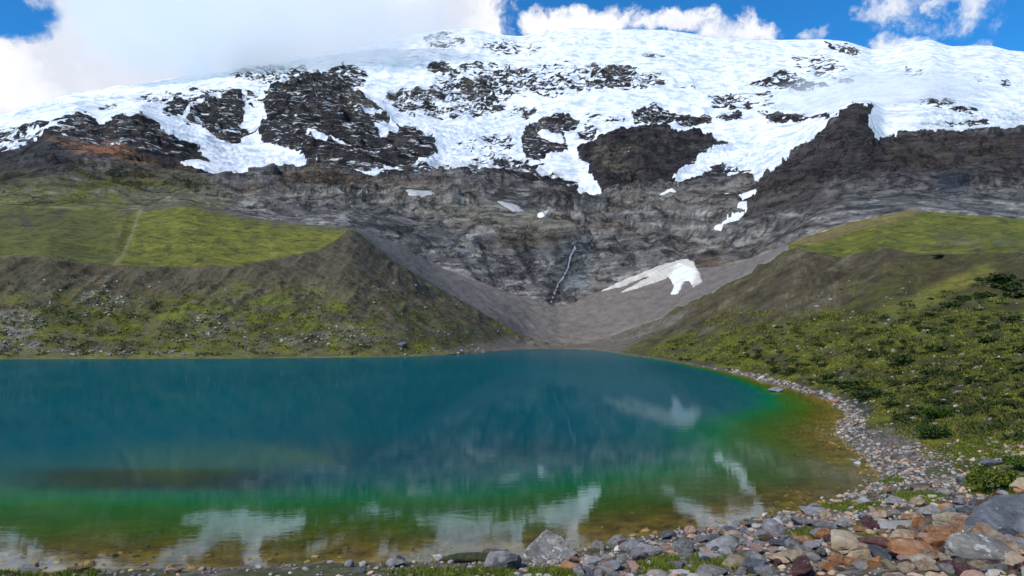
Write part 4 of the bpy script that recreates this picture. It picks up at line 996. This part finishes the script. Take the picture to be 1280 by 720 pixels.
for k, (s_, X, Y, z, px, py, dd) in enumerate(placed[:N_IND]):
    vi = int(g.integers(14)); kd = kind_for(px, py)
    o = bpy.data.objects.new('stone', VARM[vi]) if src is None else src.copy()
    src = src or o
    o.data = VARM[vi]; COL.objects.link(o)
    o.material_slots[0].link = 'OBJECT'; o.material_slots[0].material = SM[kd]
    o.location = (X, Y, z + .02); q = s_ / 2 / .85; o.scale = (q * g.uniform(.95, 1.25), q, q * g.uniform(.8, 1.15)); o.rotation_euler = (g.normal() * .16, g.normal() * .16, g.uniform(0, 6.28))
    nb = min(big_xy, key=lambda b_: (b_[3] - px) ** 2 + ((b_[4] - py) * 1.5) ** 2)
    ddx, ddy = px - nb[3], py - nb[4]
    dist_ = math.hypot(ddx, ddy * 1.5)
    rel = ('right of' if ddx > 0 else 'left of') if abs(ddx) > 1.6 * abs(ddy) else ('in front of' if ddy > 0 else 'behind')
    far_ = 'close ' if dist_ < 34 and rel != 'in front of' and rel != 'behind' else ('just ' if dist_ < 34 else ('some way ' if dist_ > 80 else ''))
    if far_ == 'close ': far_ = 'just '
    sz = s_ / Y * F; szw = 'big' if sz > 24 else ('middling' if sz > 16 else 'small')
    o['label'] = f"{szw} {flatw[vi]} {kd} stone lying {far_}{rel} {nb[5]}"
    o['category'] = 'stone'; o['group'] = 'loose stones scattered over the lake bank'
print('stones', len(placed))
# the rest: pebbles and cobbles past counting, one object
LOW = [rockshape(2, 600 + i, 9, 22, 0, (1, g.uniform(.65, .95), g.uniform(.4, .75))) for i in range(10)]
LOW1 = [rockshape(1, 640 + i, 8, 22, 0, (1, g.uniform(.65, .95), g.uniform(.4, .75))) for i in range(10)]
def batch(name, items, shapes_hi, shapes_lo, hi_px, mat_, label, colour, sink=.0):
    VV, FF, CC, off = [], [], [], 0
    for (s_, X, Y, z, px, py, *_) in items:
        sh3 = shapes_hi if s_ / Y * F > hi_px else shapes_lo
        v, f = sh3[int(g.integers(len(sh3)))]
        a = g.uniform(0, 6.28); ca, sa = math.cos(a), math.sin(a); q = s_ / 2 / .85
        w = v * np.array([q * 1.1, q, q * g.uniform(.8, 1.15)]); tx = g.normal() * .15
        w = np.stack([w[:, 0] * ca - w[:, 1] * sa, w[:, 0] * sa + w[:, 1] * ca, w[:, 2] + w[:, 0] * tx], 1) + (X, Y, z + sink)
        VV.append(w); FF.append(f + off); off += len(v); CC.append(np.repeat(np.array(colour(px, py))[None], len(v), 0))
    return link(name, new_mesh(name, np.vstack(VV), np.vstack(FF), {'ground_colour': np.vstack(CC)}, False), mat_, kind='stuff', label=label)
def scol(px, py):
    c = STONE[kind_for(px, py)]; k = g.uniform(-.2, 1); wm = np.array((.90, .84, .76)); c1, c2 = np.array(c[1]) * wm, np.array(c[2] if k > 0 else c[0]) * wm; return c1 * (1 - abs(k)) + c2 * abs(k)
m, t, b = mat('cobbles'); pos = t.n('ShaderNodeNewGeometry').outputs['Position']
n = t.noise(pos, 14, 6, .7); cc = t.vmath('SCALE', attr(t, 'ground_colour')); t.l(t.math('ADD', .45, t.math('MULTIPLY', n, 1.1)), cc.node.inputs['Scale']); t.l(cc, b.inputs['Base Color']); b.inputs['Roughness'].default_value = .85
bp = t.n('ShaderNodeBump'); bp.inputs['Strength'].default_value = .6; bp.inputs['Distance'].default_value = .03; t.l(n, bp.inputs['Height']); t.l(bp.outputs[0], b.inputs['Normal'])
M_cob = m
batch('cobbles', placed[N_IND:], LOW, LOW1, 9, M_cob, 'grey, rust and tan cobbles and pebbles covering the lake bank', scol)
# flat stones on the shallow lake bed
bs = []
for _ in range(6000):
    X = g.uniform(-20, 24); Y = g.uniform(17, 48); bs.append((g.uniform(.10, .42) * (.8 if g.random() < .9 else 1.25), X, Y))
ba = np.array(bs); dd = sdf(ba[:, 1], ba[:, 2], SHORE); pxx = CX + F * ba[:, 1] / ba[:, 2]; ok = (dd < -.1) & (dd > -5) & (pxx > -20) & (pxx < 1130) & (g.random(len(dd)) < np.exp((dd + .1) / 2.2))
items = [(a_[0] * .8, a_[1], a_[2], float(ground(a_[1], a_[2])) - .02, 0, 0) for a_ in ba[ok]]
batch('lake_bed_stones', items, LOW, LOW1, 9, M_cob, 'algae-covered stones under the shallow water by the bank', lambda a_, b_: np.array([(.24, .15, .03), (.12, .08, .02), (.30, .20, .06), (.10, .10, .025)])[int(g.integers(4))] * g.uniform(.7, 1.2))

# stones strewn over the moraine slopes and along the right shore
its = []
def strew(n, x0, x1, y0, y1, smin, smax, prob):
    px, py = g.uniform(x0, x1, n), g.uniform(y0, y1, n); ok = g.random(n) < prob(px, py); px, py = px[ok], py[ok]
    X, Y, z = hitv(px, py); s_ = smin * (smax / smin) ** (g.random(len(px)) ** 2) * np.where(Y > 100, 1, np.maximum(Y / 100, .35))
    for k in np.nonzero((z > .12) & (Y < 420))[0]: its.append((s_[k], X[k], Y[k], z[k], px[k], py[k]))
pale = [el(18, 405, 42, 16), el(20, 432, 40, 10), el(128, 374, 38, 10), el(265, 405, 26, 16), el(370, 428, 26, 6), el(440, 420, 45, 14), el(110, 440, 130, 5), el(580, 440, 60, 5), el(230, 425, 15, 4), el(335, 395, 14, 3)]
pale = [np.array(q) for q in pale]
strew(6500, 0, 660, 345, 447, .35, 1.5, lambda x, y: np.where(np.any([inside(x, y, q) for q in pale], 0), .75, .10))
strew(2600, 760, 1280, 350, 560, .25, 1.1, lambda x, y: .2 + 0 * x)
batch('slope_stones', its, LOW1, LOW1, 99, M_cob, 'pale stones strewn over the moraine slopes', lambda a_, b_: np.array([(.34, .32, .29), (.24, .22, .20), (.17, .155, .145), (.28, .24, .18)])[int(g.integers(4))] * g.uniform(.6, 1.2))
print('slope stones', len(its))

# ------------------------------------------------------------------ plants
m, t, b = mat('leaves'); c = attr(t, 'leaf'); pos = t.n('ShaderNodeNewGeometry').outputs['Position']
cc = t.vmath('SCALE', c); oi = t.n('ShaderNodeObjectInfo').outputs['Random']
t.l(t.math('MULTIPLY', t.math('ADD', .55, t.math('MULTIPLY', t.noise(pos, 3, 3), .9)), t.math('ADD', .75, t.math('MULTIPLY', oi, .5))), cc.node.inputs['Scale']); t.l(cc, b.inputs['Base Color'])
b.inputs['Roughness'].default_value = .7; b.inputs['Specular IOR Level'].default_value = .2
M_leaf = m
m, t, b = mat('twigs'); b.inputs['Base Color'].default_value = (.08, .055, .035, 1); b.inputs['Roughness'].default_value = .9; M_twig = m
def bush_mesh(seed, nleaf, col_a, col_b, leaf=.11, lobes=7, up=.3):
    q = np.random.default_rng(seed)
    lc = np.stack([q.uniform(-.6, .6, lobes), q.uniform(-.6, .6, lobes), q.uniform(.15, .5, lobes)], 1); lr = q.uniform(.28, .48, lobes)
    k = q.integers(lobes, size=nleaf); dr = q.normal(size=(nleaf, 3)); dr /= np.linalg.norm(dr, axis=1)[:, None]; dr[:, 2] = np.abs(dr[:, 2]) * 1.0 - .15
    p = lc[k] + dr * (lr[k] * q.uniform(.55, 1.05, nleaf))[:, None]; p[:, 2] = np.maximum(p[:, 2], .02)
    a = q.normal(size=(nleaf, 3)) + dr * .4; a[:, 2] += up; a /= np.linalg.norm(a, axis=1)[:, None]
    b_ = np.cross(a, q.normal(size=(nleaf, 3))); b_ /= np.linalg.norm(b_, axis=1)[:, None]
    L = (leaf * q.uniform(.6, 1.5, nleaf))[:, None]; Wd = L * .42
    v = np.stack([p - b_ * Wd * .3, p + a * L * .5 - b_ * Wd, p + a * L, p + a * L * .5 + b_ * Wd], 1).reshape(-1, 3)
    cm = q.random(nleaf)[:, None]; c = np.array(col_a) * (1 - cm) + np.array(col_b) * cm; c *= q.uniform(.7, 1.25, (nleaf, 1))
    return v, np.arange(nleaf * 4).reshape(-1, 4), np.repeat(c, 4, 0)
def bmeshes(n, seed, *a, **k):
    out = []
    for i in range(n):
        v, f, c = bush_mesh(seed + i, *a, **k); out.append(new_mesh('shrub', v, f, {'leaf': c}, False))
    return out
DARK = bmeshes(8, 900, 520, (.020, .034, .008), (.050, .068, .012), leaf=.17)
for me in DARK: me.materials.append(M_leaf)
# the shrubs that stand out on the right slope: x, foot y, width
SH = [(1062, 487, 30, 'dark shrub highest of the clump inland of the shore rocks'), (1045, 480, 22, None), (1088, 500, 30, None), (1080, 490, 26, None), (1118, 508, 24, None), (1130, 525, 20, None), (1140, 520, 18, None), (1118, 482, 22, None), (1168, 470, 26, None), (1212, 478, 22, None), (1090, 445, 26, None), (1038, 472, 20, None),
      (995, 465, 24, None), (968, 455, 16, None), (1075, 447, 18, None), (1130, 455, 26, None), (1170, 440, 28, None), (1232, 430, 26, None), (1110, 432, 22, None), (1245, 355, 34, 'tall dark shrub clump on the moraine crest at the right'), (1256, 362, 30, None), (1268, 372, 26, None), (1232, 372, 24, None), (1226, 352, 16, None), (1205, 375, 16, None),
      (1190, 385, 20, None), (1262, 402, 24, None), (1240, 412, 20, None), (1165, 395, 20, None), (1278, 440, 28, None), (1275, 465, 26, None), (1190, 470, 22, None), (1150, 412, 18, None), (1172, 321, 14, 'small dark shrub alone on the crest under the right pasture'), (1208, 520, 16, None), (1150, 488, 16, None), (1180, 505, 18, None), (1275, 520, 22, None)]
G_SH = 'dark shrubs dotted over the right moraine slope'
n_sh = 0; srcb = None
MARK = [(969, 490, 'the rock off the right shore'), (1062, 487, 'the shrub clump inland of the shore rocks'), (1250, 362, 'the tall clump on the crest'), (1170, 365, 'the yellow grass strip'), (1168, 548, 'the low bush above the beach'), (1052, 530, 'the shore bend'),
        (1000, 390, 'the bare patch of the slope'), (860, 440, 'the head of the lake'), (1246, 600, 'the bright green bush'), (1130, 455, 'the middle of the slope'), (1225, 430, 'the shrubs under the crest clump')]
def shrub_label(px, py, w):
    nb = min(MARK, key=lambda q: (q[0] - px) ** 2 + (q[1] - py) ** 2); dx, dy = px - nb[0], py - nb[1]; r = math.hypot(dx, dy)
    rel = ('right of' if dx > 0 else 'left of') if abs(dx) > 1.4 * abs(dy) else ('below' if dy > 0 else 'above')
    return f"{'tiny' if w < 9 else 'small' if w < 15 else 'broad'} dark green shrub {'just ' if r < 22 else 'well ' if r > 50 else ''}{rel} {nb[2]}"
def shrub(px, py, w, lb):
    global srcb
    X, Y, z = hit(px, py)
    if Y > 400 or z < .3: return False
    r = w * Y / F / 2 / .85
    if srcb is None: o = bpy.data.objects.new('shrub', DARK[0]); srcb = o
    else: o = srcb.copy(); o.data = DARK[int(g.integers(8))]
    COL.objects.link(o); o.location = (X, Y, z - .05 * r); o.scale = (r * g.uniform(.8, 1.5), r * g.uniform(.7, 1.2), r * g.uniform(.45, .95)); o.rotation_euler = (0, 0, g.uniform(0, 6.28))
    sb = lb or shrub_label(px, py, w); o['label'] = sb; o['category'] = 'shrub'; o['group'] = G_SH
    return True
for (px, py, w, lb) in SH: n_sh += shrub(px, py, w, lb)
tries = 0
while n_sh < 285 and tries < 5000:
    tries += 1
    px = g.uniform(840, 1285); py = g.uniform(345, 545)
    top = np.interp(px, [840, 900, 1000, 1100, 1180, 1280], [425, 420, 400, 385, 365, 335]); sh_y = np.interp(px, [840, 900, 960, 1050, 1100, 1280], [448, 460, 470, 492, 530, 528])
    if py < top + 4 or py > sh_y: continue
    if fbm(np.array([px / 34]), np.array([py / 20]), 3, 333)[0] < -.02 + .3 * (1 - sstep(top, top + 40, py)): continue
    n_sh += shrub(px, py, g.uniform(5, 11) * (1 + .6 * sstep(380, 520, py)), None)
print('shrubs', n_sh)
# two green bushes close by, with their stems
def near_bush(px, py, w, lb, seed, ca, cb, n=3800, leaf=.085):
    X, Y, z = hit(px, py); r = w * Y / F / 2 / .85
    e = bpy.data.objects.new('green_bush', None); COL.objects.link(e); e.location = (X, Y, z); e.empty_display_size = .2
    e['label'] = lb; e['category'] = 'bush'; e['group'] = 'green bushes by the beach'
    v, f, c = bush_mesh(seed, n, ca, cb, leaf=leaf, lobes=11, up=.8); link('foliage', new_mesh('foliage', v * r, f, {'leaf': c}, False), M_leaf, parent=e)
    q = np.random.default_rng(seed); vv, ff = [], []
    for i in range(14):
        a = q.uniform(0, 6.28); l = q.uniform(.4, .75); tp = np.array([math.cos(a) * l * .6, math.sin(a) * l * .6, l]) * r; wd = .02 * r
        k0 = len(vv)
        for c_, rr_ in ((np.zeros(3), wd), (tp * .5 + (0, 0, .06 * r), wd * .7), (tp, wd * .25)):
            for j in range(5): vv.append(c_ + rr_ * np.array([math.cos(j * 1.2566), math.sin(j * 1.2566), 0]))
        for lv in (0, 5):
            for j in range(5): ff.append((k0 + lv + j, k0 + lv + (j + 1) % 5, k0 + lv + 5 + (j + 1) % 5, k0 + lv + 5 + j))
    link('stem', new_mesh('stem', np.array(vv), np.array(ff)), M_twig, parent=e)
near_bush(1246, 612, 56, 'bright green leafy bush on the gravel at the right, below the blue-grey stones', 5, (.045, .080, .008), (.17, .19, .018))
near_bush(1275, 588, 40, 'dark green bush cut by the right edge behind the bright bush', 15, (.035, .07, .01), (.09, .13, .014))
near_bush(1168, 548, 36, 'low dark green bush on the grass above the gravel beach', 25, (.02, .04, .006), (.06, .09, .012), 2200, .11)
near_bush(1166, 524, 34, 'low bright green bush above the dark one on the right grass', 35, (.03, .07, .008), (.09, .14, .014), 2200, .11)

# tufts and low plants: nobody could count them
def tufts(name, pts, label, ca, cb, blades, hgt, spread_, width):
    VV, CC = [], []
    for (X, Y, z, s_) in pts:
        n = blades; a = g.uniform(0, 6.28, n); rr_ = g.random(n) * spread_ * s_
        p = np.stack([X + np.cos(a) * rr_, Y + np.sin(a) * rr_, np.full(n, z - .01)], 1)
        h_ = hgt * s_ * g.uniform(.5, 1.3, n); ln_ = g.normal(size=(n, 2)) * .5 * h_[:, None]; b2 = g.uniform(0, 3.14, n); wd = width * s_ * g.uniform(.6, 1.3, n)
        dx = np.stack([np.cos(b2) * wd, np.sin(b2) * wd, np.zeros(n)], 1); tp = p + np.concatenate([ln_, h_[:, None]], 1)
        VV.append(np.stack([p - dx, p + dx, tp], 1).reshape(-1, 3))
        k = g.random(); c = (np.array(ca) * (1 - k) + np.array(cb) * k) * g.uniform(.7, 1.2, (n, 1)); CC.append(np.repeat(c, 3, 0))
    v = np.vstack(VV); return link(name, new_mesh(name, v, np.arange(len(v)).reshape(-1, 3), {'leaf': np.vstack(CC)}, False), M_leaf, kind='stuff', label=label)
def cover(n, x0, x1, y0, y1, keep):
    px, py = g.uniform(x0, x1, n), g.uniform(y0, y1, n); X, Y, z = hitv(px, py)
    ok = keep(px, py, X, Y, z); return px[ok], X[ok], Y[ok], z[ok]
pts = []
for q in GREEN:
    P_ = np.array(q); x0, y0 = P_.min(0); x1, y1 = P_.max(0); n = min(int((x1 - x0) * (y1 - y0) * 1.1), 1800)
    _, X, Y, z = cover(n, x0 - 3, x1 + 3, y0 - 2, y1 + 2, lambda a, b_, X, Y, z: (inside(a, b_, P_) | (g.random(n) < .25)) & (fbm(a / 11, b_ / 4, 3, 350) > np.where(a < 620, .08, -.18)) & (z > .04) & (Y < 60))
    pts += list(zip(X, Y, z, g.uniform(.6, 1.4, len(X))))
tufts('grass', pts, 'short green grass and moss between the stones of the bank', (.05, .085, .008), (.15, .17, .018), 9, .085, .10, .012)
_, X, Y, z = cover(26000, 800, 1290, 390, 575, lambda a, b_, X, Y, z: (z > .5) & (Y < 240) & (z < 30) & (sdf(X, Y, SHORE) > 2) & (fbm(a / 30, b_ / 14, 3, 370) > -.12))
tufts('grass', list(zip(X, Y, z, g.uniform(.6, 1.5, len(X)) * np.maximum(Y / 60, .7))), 'rough tussock grass over the right moraine slope', (.060, .070, .010), (.21, .20, .026), 7, .13, .34, .035)
_, X, Y, z = cover(8000, -10, 640, 345, 446, lambda a, b_, X, Y, z: (g.random(8000) < .15 + .85 * sstep(350, 400, b_)) & (fbm(a / 28, b_ / 10, 3, 360) > .0) & (z > .6) & (Y < 330))
tufts('low_shrub_cover', list(zip(X, Y, z, g.uniform(.6, 1.6, len(X)))), 'low dark scrub and tussocks covering the left moraine wall', (.040, .046, .010), (.12, .125, .016), 7, .36, .95, .20)
_, X, Y, z = cover(16000, 830, 1290, 345, 550, lambda a, b_, X, Y, z: (z > .8) & (Y < 260) & (sdf(X, Y, SHORE) > 3) & (fbm(a / 22, b_ / 10, 3, 380) > .13) & (b_ > np.interp(a, [840, 900, 1000, 1100, 1180, 1280], [425, 420, 400, 385, 365, 335])))
tufts('low_shrub_cover', list(zip(X, Y, z, g.uniform(.5, 1.4, len(X)) * np.maximum(Y / 90, .7))), 'low dark scrub mixed in the grass of the right moraine slope', (.022, .030, .007), (.06, .075, .012), 7, .26, .55, .11)
# the dark mossy bank by the layered boulder
X, Y, z = hit(590, 703)
v, f = rockshape(4, 777, 8, 18, .09, (1, .30, .22)); sw = 100 * Y / F / np.ptp(v[:, 0]); v = v * np.array([sw, sw, sw * .8])
m, t, b = mat('mossy_earth'); pos = t.n('ShaderNodeNewGeometry').outputs['Position']; n = t.noise(pos, 9, 7, .7); t.l(t.ramp(n, [(.35, (.018, .012, .010)), (.5, (.035, .04, .010)), (.68, (.075, .085, .014))]), b.inputs['Base Color']); b.inputs['Roughness'].default_value = .95
bp = t.n('ShaderNodeBump'); bp.inputs['Distance'].default_value = .08; t.l(n, bp.inputs['Height']); t.l(bp.outputs[0], b.inputs['Normal'])
o = link('mossy_bank', new_mesh('mossy_bank', v, f), m, 'long low bank of dark moss-covered earth left of the layered waterside boulder', 'moss bank'); o.location = (X, Y, z); o.rotation_euler = (0, 0, .12)

# ------------------------------------------------------------------ clouds lying against the mountain
def cloud(name, px0, px1, py0, py1, Y0, Y1, dens, nscale, cutoff, label, edge=.55, seed=0., soft=.22):
    Ym = (Y0 + Y1) / 2
    c = Vector((((px0 + px1) / 2 - CX) / F * Ym, Ym, zof((py0 + py1) / 2, Ym)))
    h = Vector(((px1 - px0) / 2 / F * Ym, (Y1 - Y0) / 2, (py1 - py0) / 2 / F * Ym))
    bm = bmesh.new(); bmesh.ops.create_icosphere(bm, subdivisions=3, radius=1.04)
    me = bpy.data.meshes.new(name); bm.to_mesh(me); bm.free()
    m = bpy.data.materials.new(name + '_vapour'); m.use_nodes = True; t = NT(m.node_tree)
    o = link(name, me, m, label, 'cloud', 'clouds against the summit ridge'); o.location = c; o.scale = h
    oc = t.n('ShaderNodeTexCoord').outputs['Object']; pos = t.n('ShaderNodeNewGeometry').outputs['Position']
    r = t.vmath('LENGTH', oc)
    n = t.noise(t.vmath('ADD', t.vmath('MULTIPLY', pos, (1, 1, 1.5)), (seed, seed, 0)), nscale, 5, .58)
    v = t.math('SUBTRACT', t.math('ADD', n, t.math('MULTIPLY', t.math('SUBTRACT', 1, r), edge)), cutoff)
    dn = t.math('MULTIPLY', t.sm(v, 0, soft), dens)
    pv = t.n('ShaderNodeVolumePrincipled'); t.l(dn, pv.inputs['Density']); pv.inputs['Color'].default_value = (1, 1, 1, 1)
    pv.inputs['Anisotropy'].default_value = .25
    out = t.n('ShaderNodeOutputMaterial'); t.l(pv.outputs[0], out.inputs['Volume'])
    return o
cloud('cloud', 20, 620, -70, 128, 2300, 3050, .0036, .0040, .61, 'broad lavender white cloud hiding the left half of the summit ridge', 1.0)
cloud('cloud', 925, 1260, 88, 142, 1560, 1840, .0050, .006, .53, 'thin veil of mist drifting over the snow behind the dark right peak', .6, 900.)
